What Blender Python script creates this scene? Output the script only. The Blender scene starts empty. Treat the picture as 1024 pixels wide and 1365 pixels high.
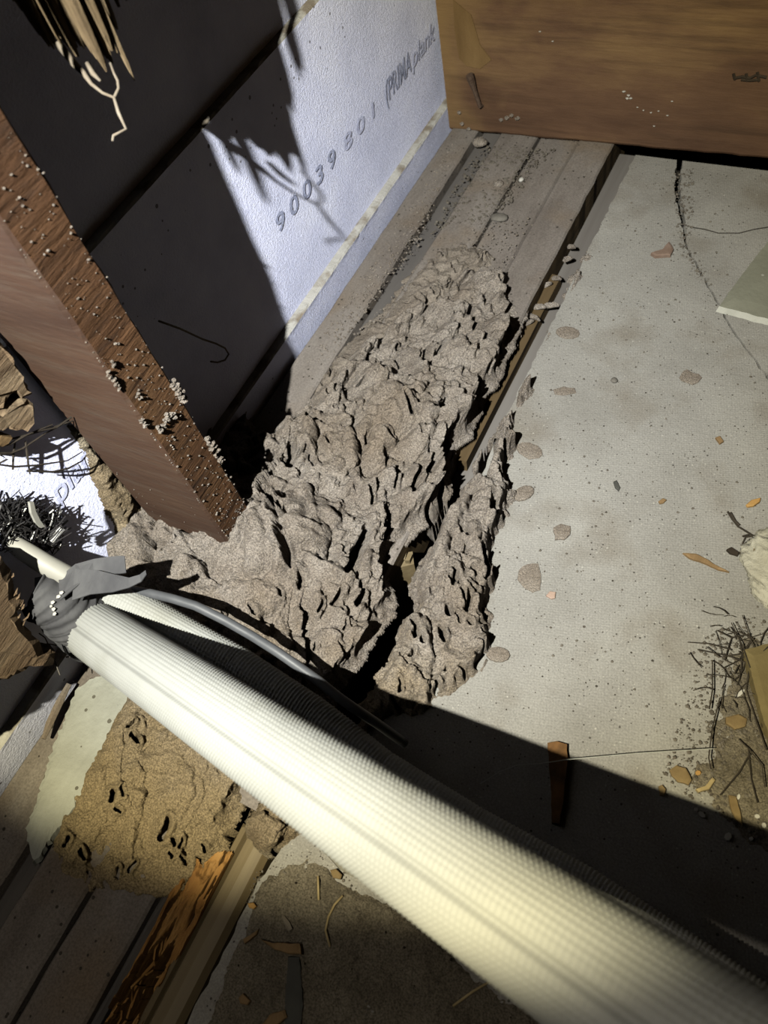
import bpy, math, random
import numpy as np
from mathutils import Matrix, Vector

# ------------------------------------------------------------------ survey
K = 0.56                       # metres per survey unit (camera height over the slab)
F = 1009.0                     # focal length in pixels of the 1024x1365 frame
R = np.array([[0.88141061, 0.29312579, -0.37039521],
              [0.43837052, -0.79966658, 0.41032262],
              [-0.17591653, -0.52403305, -0.83333231]])   # rows: world X, Y, Z in camera axes
CAM = np.array([0, 0, 1.0])

def ray(px, py): return R @ np.array([px - 512.0, py - 682.5, F])
def pz(px, py, z=0.0):         # the point of the level plane z under a pixel
    d = ray(px, py); return CAM + d * (z - CAM[2]) / d[2]
def pxp(px, py, x):            # on a plane parallel to the wall
    d = ray(px, py); return CAM + d * (x - CAM[0]) / d[0]
def py_(px, py, y):            # on a plane parallel to the beam
    d = ray(px, py); return CAM + d * (y - CAM[1]) / d[1]
def pd(px, py, dep): return CAM + ray(px, py) / F * dep

# ------------------------------------------------------------------ camera, world, light
scene = bpy.context.scene
col = scene.collection
cd = bpy.data.cameras.new('camera'); cam = bpy.data.objects.new('camera', cd); col.objects.link(cam)
cd.sensor_fit = 'HORIZONTAL'; cd.sensor_width = 36.0; cd.lens = 36.0 * F / 1024.0
cd.clip_start = 0.01; cd.clip_end = 50
m = Matrix.Identity(4)
for i in range(3):
    m[i][0] = R[i, 0]; m[i][1] = -R[i, 1]; m[i][2] = -R[i, 2]
m[2][3] = K
cam.matrix_world = m
cd.dof.use_dof = True; cd.dof.focus_distance = 0.60; cd.dof.aperture_fstop = 13.0
scene.camera = cam
scene.view_settings.view_transform = 'Standard'; scene.view_settings.look = 'None'
scene.view_settings.gamma = 1.0; scene.view_settings.use_curve_mapping = False
scene.view_settings.exposure = 0.0
w = bpy.data.worlds.new('world'); scene.world = w; w.use_nodes = True
w.node_tree.nodes['Background'].inputs[0].default_value = (1.0, 0.85, 0.6, 1)
w.node_tree.nodes['Background'].inputs[1].default_value = 0.0004

TORCH = np.array([-0.265, -0.365, 1.55])
def spot(name, target, energy, color, size, blend, radius=0.0045):
    ld = bpy.data.lights.new(name, 'SPOT'); lo = bpy.data.objects.new(name, ld); col.objects.link(lo)
    ld.energy = energy; ld.color = color; ld.spot_size = math.radians(size); ld.spot_blend = blend
    ld.shadow_soft_size = radius
    d = Vector(target - TORCH)
    lo.location = Vector(TORCH * K); lo.rotation_euler = d.to_track_quat('-Z', 'Y').to_euler()
AIM = np.array([-0.52, 0.66, 0.05])
spot('torch_hot_beam', AIM, 250, (0.80, 0.88, 1.0), 50, 0.95)
spot('torch_outer_beam', np.array([-0.65, 0.97, 0.41]), 175, (1.0, 0.89, 0.53), 81, 0.14)
spot('torch_spill', AIM, 15, (1.0, 0.9, 0.72), 120, 0.7)

rnd = random.Random(7)
# ------------------------------------------------------------------ numpy noise
def _hash(ix, iy, s):
    n = (ix.astype(np.int64) * 374761393 + iy.astype(np.int64) * 668265263 + s * 974634777) & 0x7fffffff
    n = ((n ^ (n >> 13)) * 1274126177) & 0x7fffffff
    n = (n ^ (n >> 16)) & 0xffff
    return n / 65535.0
def vnoise(x, y, s=0):
    ix = np.floor(x); iy = np.floor(y); fx = x - ix; fy = y - iy
    fx = fx * fx * (3 - 2 * fx); fy = fy * fy * (3 - 2 * fy)
    a = _hash(ix, iy, s); b = _hash(ix + 1, iy, s); c = _hash(ix, iy + 1, s); d = _hash(ix + 1, iy + 1, s)
    return (a * (1 - fx) + b * fx) * (1 - fy) + (c * (1 - fx) + d * fx) * fy
def fbm(x, y, o=4, s=0):
    r = 0; a = 0.5; t = 0
    for i in range(o):
        r = r + a * vnoise(x, y, s + i * 17); t += a; a *= 0.5; x = x * 2.03 + 5.1; y = y * 2.03 + 1.7
    return r / t - 0.5
def cells(x, y, s=0):
    """voronoi: F1, F2, cell random values and offset to the cell centre"""
    ix = np.floor(x); iy = np.floor(y)
    f1 = np.full(x.shape, 9.0); f2 = np.full(x.shape, 9.0)
    ox = np.zeros(x.shape); oy = np.zeros(x.shape); r1 = np.zeros(x.shape); r2 = np.zeros(x.shape); r3 = np.zeros(x.shape)
    for dx in (-1, 0, 1):
        for dy in (-1, 0, 1):
            jx = ix + dx; jy = iy + dy
            cx = jx + _hash(jx, jy, s); cy = jy + _hash(jx, jy, s + 5)
            d = np.hypot(x - cx, y - cy)
            near = d < f1
            f2 = np.where(near, f1, np.minimum(f2, d))
            ox = np.where(near, x - cx, ox); oy = np.where(near, y - cy, oy)
            r1 = np.where(near, _hash(jx, jy, s + 11), r1); r2 = np.where(near, _hash(jx, jy, s + 12), r2)
            r3 = np.where(near, _hash(jx, jy, s + 13), r3)
            f1 = np.where(near, d, f1)
    return f1, f2, ox, oy, r1, r2, r3
def sstep(a, b, x):
    t = np.clip((x - a) / (b - a), 0, 1); return t * t * (3 - 2 * t)
def segdist(X, Y, pts):
    best = np.full(X.shape, 9.0)
    for (ax, ay), (bx, by) in zip(pts[:-1], pts[1:]):
        dx, dy = bx - ax, by - ay; L = dx * dx + dy * dy + 1e-12
        t = np.clip(((X - ax) * dx + (Y - ay) * dy) / L, 0, 1)
        best = np.minimum(best, np.hypot(X - ax - t * dx, Y - ay - t * dy))
    return best
def polysd(X, Y, poly):        # positive inside
    inside = np.zeros(X.shape, bool); n = len(poly)
    for i in range(n):
        ax, ay = poly[i]; bx, by = poly[(i + 1) % n]
        c = ((ay > Y) != (by > Y)) & (X < (bx - ax) * (Y - ay) / (by - ay + 1e-12) + ax)
        inside ^= c
    d = segdist(X, Y, list(poly) + [poly[0]])
    return np.where(inside, d, -d)

# ------------------------------------------------------------------ materials
def mat(name, cols, scale=8.0, detail=6.0, stretch=(1, 1, 1), rough=0.9, bump=0.3, bump_scale=60.0, bump_dist=0.002,
        specks=None, spec=0.2, pos=(0.3, 0.7), coord='Object', blotch=None, bump_stretch=None, wave=None, g=.15, grain=None, weave=None, soil=None):
    sc_ = lambda c: tuple(min(.92, q * g) for q in c)
    cols = [sc_(c) for c in cols]
    wave = wave and (sc_(wave[0]),) + tuple(wave[1:]); blotch = blotch and (sc_(blotch[0]),) + tuple(blotch[1:])
    specks = [(sc_(q[0]),) + tuple(q[1:]) for q in (specks or [])]
    m = bpy.data.materials.new(name); m.use_nodes = True
    nt = m.node_tree; N = nt.nodes; L = nt.links
    b = N['Principled BSDF']; b.inputs['Roughness'].default_value = rough
    b.inputs['Specular IOR Level'].default_value = spec * .35
    tc = N.new('ShaderNodeTexCoord')
    def mapped(st):
        mp = N.new('ShaderNodeMapping'); mp.inputs['Scale'].default_value = st
        L.new(tc.outputs[coord], mp.inputs[0]); return mp.outputs[0]
    v = mapped(stretch)
    no = N.new('ShaderNodeTexNoise'); no.inputs['Scale'].default_value = scale; no.inputs['Detail'].default_value = detail
    no.inputs['Roughness'].default_value = 0.62
    L.new(v, no.inputs['Vector'])
    cr = N.new('ShaderNodeValToRGB'); e = cr.color_ramp.elements
    ps = np.linspace(pos[0], pos[1], len(cols))
    e[0].position = ps[0]; e[0].color = (*cols[0], 1); e[1].position = ps[-1]; e[1].color = (*cols[-1], 1)
    for p, c in zip(ps[1:-1], cols[1:-1]):
        x = e.new(p); x.color = (*c, 1)
    L.new(no.outputs['Fac'], cr.inputs[0]); out = cr.outputs[0]
    def mixin(colr, fac_socket):
        nonlocal out
        mx = N.new('ShaderNodeMixRGB'); mx.inputs[2].default_value = (*colr, 1)
        L.new(fac_socket, mx.inputs[0]); L.new(out, mx.inputs[1]); out = mx.outputs[0]
    if wave:                   # (colour, scale, stretch, lo, hi): dark grain streaks
        n2 = N.new('ShaderNodeTexNoise'); n2.inputs['Scale'].default_value = wave[1]; n2.inputs['Detail'].default_value = 8
        n2.inputs['Roughness'].default_value = 0.7
        L.new(mapped(wave[2]), n2.inputs['Vector'])
        r = N.new('ShaderNodeMapRange'); r.inputs[1].default_value = wave[3]; r.inputs[2].default_value = wave[4]
        L.new(n2.outputs['Fac'], r.inputs[0]); mixin(wave[0], r.outputs[0])
    if blotch:                 # (colour, scale, lo, hi)
        n2 = N.new('ShaderNodeTexNoise'); n2.inputs['Scale'].default_value = blotch[1]; n2.inputs['Detail'].default_value = 5
        L.new(tc.outputs[coord], n2.inputs['Vector'])
        r = N.new('ShaderNodeMapRange'); r.inputs[1].default_value = blotch[2]; r.inputs[2].default_value = blotch[3]
        L.new(n2.outputs['Fac'], r.inputs[0]); mixin(blotch[0], r.outputs[0])
    if soil:                   # (colour, y full, y none): this colour is mixed in more towards the near end
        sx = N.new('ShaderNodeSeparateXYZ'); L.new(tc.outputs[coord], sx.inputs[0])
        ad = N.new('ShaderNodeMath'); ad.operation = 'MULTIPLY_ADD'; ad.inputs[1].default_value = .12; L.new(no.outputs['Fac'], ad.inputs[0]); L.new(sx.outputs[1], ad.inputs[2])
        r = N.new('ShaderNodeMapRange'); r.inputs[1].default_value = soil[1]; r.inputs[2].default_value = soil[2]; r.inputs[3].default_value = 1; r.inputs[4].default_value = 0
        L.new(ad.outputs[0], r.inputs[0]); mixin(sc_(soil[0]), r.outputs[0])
    for sp in (specks or []):  # (colour, scale, threshold)
        vo = N.new('ShaderNodeTexVoronoi'); vo.inputs['Scale'].default_value = sp[1]
        L.new(tc.outputs[coord], vo.inputs['Vector'])
        sep = N.new('ShaderNodeSeparateColor'); L.new(vo.outputs['Color'], sep.inputs[0])
        th = N.new('ShaderNodeMath'); th.operation = 'MULTIPLY'; th.inputs[1].default_value = sp[2]   # per-cell radius
        pw = N.new('ShaderNodeMath'); pw.operation = 'POWER'; pw.inputs[1].default_value = 4.0
        L.new(sep.outputs[0], pw.inputs[0]); L.new(pw.outputs[0], th.inputs[0])
        lt = N.new('ShaderNodeMath'); lt.operation = 'LESS_THAN'
        L.new(vo.outputs['Distance'], lt.inputs[0]); L.new(th.outputs[0], lt.inputs[1]); mixin(sp[0], lt.outputs[0])
    if grain:                  # (scale, strength): sandy grain of the stuff itself
        n4 = N.new('ShaderNodeTexNoise'); n4.inputs['Scale'].default_value = grain[0]; n4.inputs['Detail'].default_value = 3
        L.new(tc.outputs[coord], n4.inputs['Vector'])
        r = N.new('ShaderNodeMapRange'); r.inputs[1].default_value = .32; r.inputs[2].default_value = .68; r.inputs[3].default_value = 1 - grain[1]; r.inputs[4].default_value = 1 + grain[1]
        L.new(n4.outputs['Fac'], r.inputs[0])
        mx = N.new('ShaderNodeVectorMath'); mx.operation = 'SCALE'; L.new(out, mx.inputs[0]); L.new(r.outputs[0], mx.inputs['Scale']); out = mx.outputs[0]
    L.new(out, b.inputs['Base Color'])
    if bump:
        n3 = N.new('ShaderNodeTexNoise'); n3.inputs['Scale'].default_value = bump_scale; n3.inputs['Detail'].default_value = 8
        n3.inputs['Roughness'].default_value = 0.65
        L.new(mapped(bump_stretch or stretch), n3.inputs['Vector'])
        bp = N.new('ShaderNodeBump'); bp.inputs['Strength'].default_value = bump; bp.inputs['Distance'].default_value = bump_dist
        hgt = n3.outputs['Fac']
        if weave:              # woven imprint left in the surface: pitch per metre, strength
            sp = N.new('ShaderNodeSeparateXYZ'); mpw = N.new('ShaderNodeMapping'); mpw.inputs['Rotation'].default_value = (0, 0, .5)
            L.new(tc.outputs[coord], mpw.inputs[0]); L.new(mpw.outputs[0], sp.inputs[0]); prods = []
            for ax in (0, 1):
                mu = N.new('ShaderNodeMath'); mu.operation = 'MULTIPLY'; mu.inputs[1].default_value = weave[0] * 6.283; L.new(sp.outputs[ax], mu.inputs[0])
                si = N.new('ShaderNodeMath'); si.operation = 'SINE'; L.new(mu.outputs[0], si.inputs[0]); prods.append(si.outputs[0])
            pr = N.new('ShaderNodeMath'); pr.operation = 'MULTIPLY'; L.new(prods[0], pr.inputs[0]); L.new(prods[1], pr.inputs[1])
            ma = N.new('ShaderNodeMath'); ma.operation = 'MULTIPLY_ADD'; ma.inputs[1].default_value = weave[1]; L.new(pr.outputs[0], ma.inputs[0]); L.new(hgt, ma.inputs[2]); hgt = ma.outputs[0]
        L.new(hgt, bp.inputs['Height']); L.new(bp.outputs[0], b.inputs['Normal'])
    return m

MT = {}
MT['board'] = mat('fibre_cement', [(.43, .455, .63), (.51, .535, .73), (.57, .595, .78)], 14, 8, rough=.9, bump=.7, bump_scale=430, bump_dist=.0012, g=.56,
                  specks=[((.16, .16, .20), 90, .16)])
MT['board_edge'] = mat('fibre_cement_edge', [(.46, .45, .43), (.62, .61, .60)], 60, 8, rough=.95, bump=.6, bump_scale=260, g=.20, blotch=((.28, .24, .2), 40, .5, .62))
MT['ink'] = mat('faded_ink', [(.22, .24, .36), (.30, .33, .48)], 90, 6, bump=.7, bump_scale=430, bump_dist=.0012, g=.56)
MT['ink_pale'] = mat('very_faded_ink', [(.33, .35, .52), (.42, .45, .63)], 90, 6, bump=.7, bump_scale=430, bump_dist=.0012, g=.56)
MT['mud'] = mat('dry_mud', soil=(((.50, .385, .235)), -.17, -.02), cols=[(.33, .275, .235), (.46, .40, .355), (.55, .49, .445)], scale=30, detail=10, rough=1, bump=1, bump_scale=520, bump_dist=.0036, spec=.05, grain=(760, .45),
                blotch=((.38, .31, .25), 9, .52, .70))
MT['dust'] = mat('brown_dust', [(.27, .225, .19), (.37, .315, .27), (.44, .385, .335)], 30, 10, rough=1, bump=1, bump_scale=520, bump_dist=.0022, spec=.05, grain=(900, .35))
MT['dirt_layer'] = mat('brown_dirt', [(.17, .145, .11), (.26, .225, .175), (.335, .295, .235)], 30, 10, rough=1, bump=1, bump_scale=420, bump_dist=.0025, spec=.05, grain=(800, .4), specks=[((.05, .04, .03), 200, .2)])
MT['mud_tan'] = mat('tan_mud', [(.33, .25, .16), (.47, .37, .25), (.54, .45, .33)], 30, 10, rough=1, bump=1, bump_scale=520, bump_dist=.0036, spec=.05, grain=(760, .45),
                    blotch=((.42, .385, .32), 7, .5, .66))
MT['slab'] = mat('concrete', [(.33, .315, .295), (.41, .395, .375), (.48, .465, .44)], 9, 10, rough=.95, bump=.55, bump_scale=260, bump_dist=.0013, spec=.1,
                 grain=(700, .16), weave=(330, .10), specks=[((.12, .11, .10), 300, .26), ((.08, .07, .06), 130, .13), ((.55, .53, .49), 320, .24)], blotch=((.30, .27, .235), 14, .52, .72))
MT['slab_patch'] = mat('smooth_cement', [(.25, .235, .20), (.31, .295, .25)], 14, 6, rough=.9, bump=.2, bump_scale=200)
MT['plate'] = mat('dusty_timber', [(.19, .16, .145), (.29, .255, .235), (.35, .315, .295)], 16, 8, (1, .25, 1), rough=.95, bump=.4, bump_scale=160, bump_stretch=(1, .3, 1),
                  blotch=((.26, .20, .15), 10, .5, .7), specks=[((.08, .07, .06), 200, .3)], grain=(600, .2))
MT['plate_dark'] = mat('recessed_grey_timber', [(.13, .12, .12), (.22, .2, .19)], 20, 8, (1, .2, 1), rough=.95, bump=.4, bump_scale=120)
MT['raw_side'] = mat('raw_brown_timber', [(.10, .065, .03), (.21, .145, .075)], 30, 8, (1, .06, 1.2), rough=.8, bump=.4, bump_scale=120, bump_stretch=(1, .06, 1))
MT['stud_front'] = mat(g=.085, name='sawn_red_timber', cols=[(.13, .064, .040), (.20, .108, .070), (.26, .155, .10)], scale=10, detail=8, stretch=(.5, .5, 2.2), rough=.75, bump=.35, bump_scale=170, bump_stretch=(.25, .25, 1.6),
                       wave=((.25, .175, .13), 60, (.3, .3, 2.4), .5, .75), blotch=((.12, .07, .055), 8, .5, .72))
MT['stud_side'] = mat('rough_sawn_timber', [(.095, .044, .022), (.17, .083, .040), (.24, .128, .062)], 14, 8, (1, .5, .8), rough=.7, bump=.9, bump_scale=190, bump_dist=.0024, bump_stretch=(1, .15, 1),
                      wave=((.07, .038, .024), 110, (1, .18, 1.2), .5, .66), specks=[((.5, .45, .4), 260, .34)])
MT['beam'] = mat('brown_beam_timber', [(.10, .052, .034), (.19, .105, .062), (.33, .205, .10)], 7, 10, (.55, 1, 1.6), rough=.55, bump=.4, bump_scale=120, bump_stretch=(.15, 1, 1), spec=.3,
                 wave=((.08, .045, .028), 40, (.08, 1, 1.4), .5, .75), blotch=((.42, .27, .115), 5, .50, .72))
MT['beam_pale'] = mat('beam_fresh_edge', [(.20, .12, .05), (.33, .21, .095)], 30, 8, (1, 1, .3), bump=.5, bump_scale=150)
MT['rot'] = mat('rotten_timber', [(.10, .068, .038), (.27, .195, .115), (.42, .32, .21)], 40, 8, (1, 1, .25), rough=.95, bump=.9, bump_scale=160, bump_dist=.003, bump_stretch=(1, 1, .15))
MT['rot_dark'] = mat('blackened_timber', [(.03, .022, .016), (.075, .055, .04)], 40, 8, rough=.95, bump=.8, bump_scale=90)
MT['splintered'] = mat('splintered_timber', [(.16, .10, .06), (.29, .20, .125), (.40, .30, .20)], 26, 8, (.4, .4, 2), rough=.9, bump=.9, bump_scale=90, bump_dist=.003, bump_stretch=(.3, .3, 2),
                       wave=((.09, .055, .032), 90, (.3, .3, 2.4), .5, .68))
MT['eaten'] = mat('eaten_timber', [(.30, .13, .035), (.52, .27, .085), (.66, .40, .16)], 60, 8, (1, .2, 1), rough=.9, bump=.8, bump_scale=160, bump_dist=.002, bump_stretch=(1, .2, 1))
MT['batten'] = mat('smooth_old_timber', [(.16, .115, .06), (.25, .19, .105), (.33, .265, .155)], 26, 8, (1.6, .05, 1), rough=.6, bump=.25, bump_scale=90, bump_stretch=(1, .05, 1), spec=.3)
MT['batten_grey'] = mat('grey_batten', [(.20, .18, .17), (.29, .27, .26)], 26, 8, (1.6, .1, 1), rough=.9, bump=.25, bump_scale=90, bump_stretch=(1, .05, 1))
MT['pipe'] = mat('white_foam', [(.47, .48, .47), (.53, .54, .53)], 20, 6, rough=.6, bump=.08, bump_scale=200, spec=.3, blotch=((.38, .38, .34), 14, .55, .75))
MT['pvc'] = mat('white_plastic', [(.46, .45, .41), (.54, .53, .49)], 30, 5, rough=.5, bump=.05, spec=.35)
MT['cable'] = mat('grey_cable', [(.10, .105, .118), (.145, .15, .165)], 60, 5, rough=.45, bump=.1, spec=.4)
MT['tape'] = mat('grey_cloth_tape', [(.06, .06, .07), (.10, .10, .11), (.15, .15, .158)], 40, 8, (1, .5, .5), rough=.75, bump=.5, bump_scale=220, bump_dist=.001, spec=.3,
                 specks=[((.5, .5, .5), 60, .18)])
MT['soil'] = mat('dark_soil', [(.02, .017, .014), (.05, .042, .034)], 40, 8, bump=.8, bump_scale=120)
MT['root'] = mat('pale_root', [(.26, .21, .16), (.40, .35, .29)], 90, 4, bump=.3)
MT['hair'] = mat('dark_rootlet', [(.035, .028, .022), (.08, .065, .05)], 90, 4, bump=.2)
MT['fibre'] = mat('dark_fibre', [(.02, .02, .022), (.075, .07, .075)], 90, 4, rough=.35, bump=.1, spec=.6)
MT['straw'] = mat('dry_straw', [(.45, .34, .17), (.60, .48, .27)], 90, 4, bump=.2)
MT['leaf'] = mat('dry_leaf', [(.50, .27, .08), (.68, .42, .16)], 90, 4, bump=.2)
MT['leafbrown'] = mat('brown_leaf', [(.22, .15, .07), (.36, .26, .13)], 90, 5, bump=.3)
MT['chip'] = mat('wood_chip', [(.24, .15, .07), (.44, .29, .15)], 70, 6, (1, .3, 1), bump=.5, bump_scale=200)
MT['pinkchip'] = mat('pink_chip', [(.50, .34, .27), (.64, .48, .40)], 90, 4, bump=.2)
MT['redchip'] = mat('reddish_chip', [(.25, .165, .125), (.34, .245, .20)], 90, 4, bump=.2)
MT['slate'] = mat('dark_slate', [(.075, .075, .07), (.115, .115, .105)], 50, 6, bump=.3)
MT['tile'] = mat('grey_green_sheet', [(.25, .25, .20), (.35, .35, .285)], 22, 8, rough=.9, bump=.3, bump_scale=200, specks=[((.5, .5, .45), 90, .3), ((.1, .1, .08), 90, .25)])
MT['tile_edge'] = mat('pale_broken_edge', [(.56, .56, .51), (.72, .72, .67)], 60, 6, bump=.5)
MT['rock'] = mat('pale_rough_stone', [(.48, .45, .36), (.66, .63, .53), (.74, .71, .62)], 40, 10, rough=1, bump=1, bump_scale=120, bump_dist=.003, specks=[((.3, .24, .15), 100, .3)])
MT['bark'] = mat('tan_board_scrap', [(.20, .155, .07), (.29, .23, .11)], 20, 6, rough=.9, bump=.3, bump_scale=200, specks=[((.12, .09, .05), 90, .3)])
MT['nail'] = mat('rusty_nail', [(.09, .055, .04), (.19, .13, .10)], 200, 5, rough=.7, bump=.5, bump_scale=400)
MT['white'] = mat('white_paint_fleck', [(.68, .66, .62), (.80, .78, .75)], 90, 4, bump=.2)
MT['pebble'] = mat('grey_pebble', [(.16, .145, .13), (.27, .25, .225)], 90, 6, bump=.5, bump_scale=150)
MT['thread'] = mat('cobweb', [(.5, .5, .46), (.62, .62, .58)], 90, 3, bump=0)
MT['dirt'] = mat('dirty_grit', [(.10, .085, .07), (.19, .165, .14), (.30, .27, .23)], 160, 6, bump=.5, bump_scale=400)
MT['stain'] = mat('old_splinter', [(.05, .028, .014), (.34, .17, .06)], 60, 6, (1, 1, .4), bump=.5, g=.13)
MT['render'] = mat('flaking_white_render', [(.46, .47, .43), (.60, .62, .58)], 40, 8, rough=1, bump=.7, bump_scale=200, bump_dist=.002, specks=[((.2, .19, .16), 120, .3)])

# ------------------------------------------------------------------ builders
def link(name, me, parent=None, base=(0, 0, 0)):
    o = bpy.data.objects.new(name, me); col.objects.link(o)
    if parent is not None: o.parent = parent
    else: o.location = Vector(np.array(base) * K)
    return o
class MB:
    """collects geometry in survey units; build() makes ONE mesh object"""
    def __init__(s): s.v = []; s.f = []; s.mi = []
    def add(s, vs, fs, mi=0):
        n = len(s.v); s.v += [tuple(map(float, q)) for q in vs]; s.f += [tuple(i + n for i in f) for f in fs]; s.mi += [mi] * len(fs)
    def box(s, lo, hi, mi=0, jit=0.0, bev=0.0):
        x0, y0, z0 = lo; x1, y1, z1 = hi
        vs = [(x, y, z) for z in (z0, z1) for y in (y0, y1) for x in (x0, x1)]
        if jit: vs = [tuple(c + rnd.uniform(-jit, jit) for c in q) for q in vs]
        s.add(vs, [(0, 2, 3, 1), (4, 5, 7, 6), (0, 1, 5, 4), (2, 6, 7, 3), (0, 4, 6, 2), (1, 3, 7, 5)], mi)
    def tube(s, pts, r, n=6, mi=0, cap=True):
        pts = [np.array(p, float) for p in pts]; m_ = len(pts)
        rs = r if hasattr(r, '__len__') else [r] * m_
        t0 = pts[1] - pts[0]; up = np.array([0, 0, 1.0])
        if abs(t0[2]) > .9 * np.linalg.norm(t0): up = np.array([1.0, 0, 0])
        vs = []
        for i, p in enumerate(pts):
            t = pts[min(i + 1, m_ - 1)] - pts[max(i - 1, 0)]; t /= np.linalg.norm(t) + 1e-12
            a = np.cross(t, up); a /= np.linalg.norm(a) + 1e-12; b = np.cross(t, a); up = -b if np.dot(-b, up) > 0 else b
            b = np.cross(a, t)
            for k in range(n):
                q = 2 * math.pi * k / n; vs.append(p + rs[i] * (math.cos(q) * a + math.sin(q) * b))
        fs = [(i * n + k, i * n + (k + 1) % n, (i + 1) * n + (k + 1) % n, (i + 1) * n + k) for i in range(m_ - 1) for k in range(n)]
        if cap: fs += [tuple(range(n))[::-1], tuple((m_ - 1) * n + k for k in range(n))]
        s.add(vs, fs, mi)
    def prism(s, top, ext, mi=0, mi_side=None, bevel=0.0):
        top = [np.array(p, float) for p in top]; ext = np.array(ext, float); n = len(top)
        c = sum(top) / n
        vs = list(top) + [p + ext for p in top]
        s.add(vs, [tuple(range(n))], mi)
        k = len(s.v) - 2 * n
        s.f += [tuple(k + n + i for i in range(n))[::-1]]; s.mi += [mi]
        for i in range(n):
            j = (i + 1) % n
            s.f.append((k + i, k + n + i, k + n + j, k + j)); s.mi.append(mi if mi_side is None else mi_side)
    def build(s, name, mats, parent=None, base=(0, 0, 0), smooth=False):
        me = bpy.data.meshes.new(name); b = np.array(base)
        me.from_pydata([tuple((np.array(q) - b) * K) for q in s.v], [], s.f)
        mats = mats if isinstance(mats, (list, tuple)) else [mats]
        for mm in mats: me.materials.append(MT[mm])
        if len(mats) > 1: me.polygons.foreach_set('material_index', s.mi)
        if smooth: me.polygons.foreach_set('use_smooth', [True] * len(me.polygons))
        fix_normals(me)
        return link(name, me, parent, base)
import bmesh
def fix_normals(me):
    bm = bmesh.new(); bm.from_mesh(me); bmesh.ops.recalc_face_normals(bm, faces=bm.faces); bm.to_mesh(me); bm.free(); me.update()
def tag(o, label=None, cat=None, group=None, kind=None):
    if label: o['label'] = label
    if cat: o['category'] = cat
    if group: o['group'] = group
    if kind: o['kind'] = kind
    return o
def thing(name, base, label, cat, group=None):
    o = bpy.data.objects.new(name, None); col.objects.link(o); o.location = Vector(np.array(base) * K)
    o.empty_display_size = .02
    return tag(o, label, cat, group)
def struct(name, base=(0, 0, 0)):
    o = bpy.data.objects.new(name, None); col.objects.link(o); o.location = Vector(np.array(base) * K); o.empty_display_size = .02
    o['kind'] = 'structure'; return o

def grid_mesh(name, P, keep, matname, parent=None, base=(0, 0, 0), smooth=True):
    """P (ny,nx,3) survey units, keep (ny-1,nx-1) bool faces"""
    ny, nx = P.shape[:2]
    idx = np.arange(ny * nx).reshape(ny, nx)
    q = np.stack([idx[:-1, :-1], idx[:-1, 1:], idx[1:, 1:], idx[1:, :-1]], -1)[keep]
    used = np.zeros(ny * nx, bool); used[q.ravel()] = True
    remap = np.cumsum(used) - 1
    V = ((P.reshape(-1, 3)[used] - np.array(base)) * K).astype(np.float32); q = remap[q]
    me = bpy.data.meshes.new(name)
    me.vertices.add(len(V)); me.vertices.foreach_set('co', V.ravel())
    me.loops.add(q.size); me.loops.foreach_set('vertex_index', q.ravel().astype(np.int32))
    me.polygons.add(len(q)); me.polygons.foreach_set('loop_start', np.arange(0, q.size, 4, dtype=np.int32))
    me.polygons.foreach_set('use_smooth', np.full(len(q), smooth))
    me.update(calc_edges=True); me.validate()
    me.materials.append(MT[matname])
    return link(name, me, parent, base)

def raggedline(pts, seed, amp=3.0, step=9):
    r = random.Random(seed); out = []
    for a, c in zip(pts, pts[1:] + pts[:1]):
        n = max(1, int(math.hypot(c[0] - a[0], c[1] - a[1]) / step))
        for i in range(n): out.append((a[0] + (c[0] - a[0]) * i / n + r.uniform(-amp, amp) * (i > 0), a[1] + (c[1] - a[1]) * i / n + r.uniform(-amp, amp) * (i > 0)))
    return out
# ------------------------------------------------------------------ setting: soil, wall, slab
b = MB(); b.box((-.90, -1.0, -.30), (1.3, 2.0, -.26)); g = b.build('ground', 'soil'); tag(g, kind='structure')

wall = struct('wall_left', (-.76, .5, 0))
WB = (-.76, .5, 0)
def plank(z0, z1, xb, xt, name='weatherboard'):
    """one lapped board, its top edge standing proud of the board above"""
    ys = np.arange(-.75, 1.62, .02); zs = np.linspace(z0, z1, 12)
    b = MB(); th = .03
    xm = xb + (xt - xb) * (z1 - .010 - z0) / (z1 - z0)
    prof = [(xb, z0), (xm, z1 - .010), (xt, z1 - .003), (xt - .003, z1), (xt - th, z1), (xb - th, z0)]
    ys = [-.75] + list(np.arange(-.72, 1.6, .012)) + [1.62]
    n = len(prof); vs = []
    for i, y in enumerate(ys):
        for k, (x, z) in enumerate(prof):
            j = (fbm(np.array(y * 60.), np.array(z * 9. + k), 3, 4)) * .0028
            vs.append((x + (j if k in (2, 3) else 0), y, z + (j if k in (2, 3) else 0)))
    fs = []; mi = []
    for i in range(len(ys) - 1):
        for k in range(n):
            fs.append((i * n + k, i * n + (k + 1) % n, (i + 1) * n + (k + 1) % n, (i + 1) * n + k)); mi.append(1 if k in (2, 3) else 0)
    b.v = vs; b.f = fs; b.mi = mi
    b.f += [tuple(range(n)), tuple((len(ys) - 1) * n + k for k in range(n))]; b.mi += [0, 0]
    return b.build(name, ['board', 'board_edge'], wall, WB)
plank(-.06, .055, -.770, -.756)
plank(.045, .455, -.774, -.760)
plank(.445, .855, -.778, -.764)
plank(.845, 1.255, -.782, -.768)
plank(1.245, 1.655, -.786, -.772)

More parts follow.
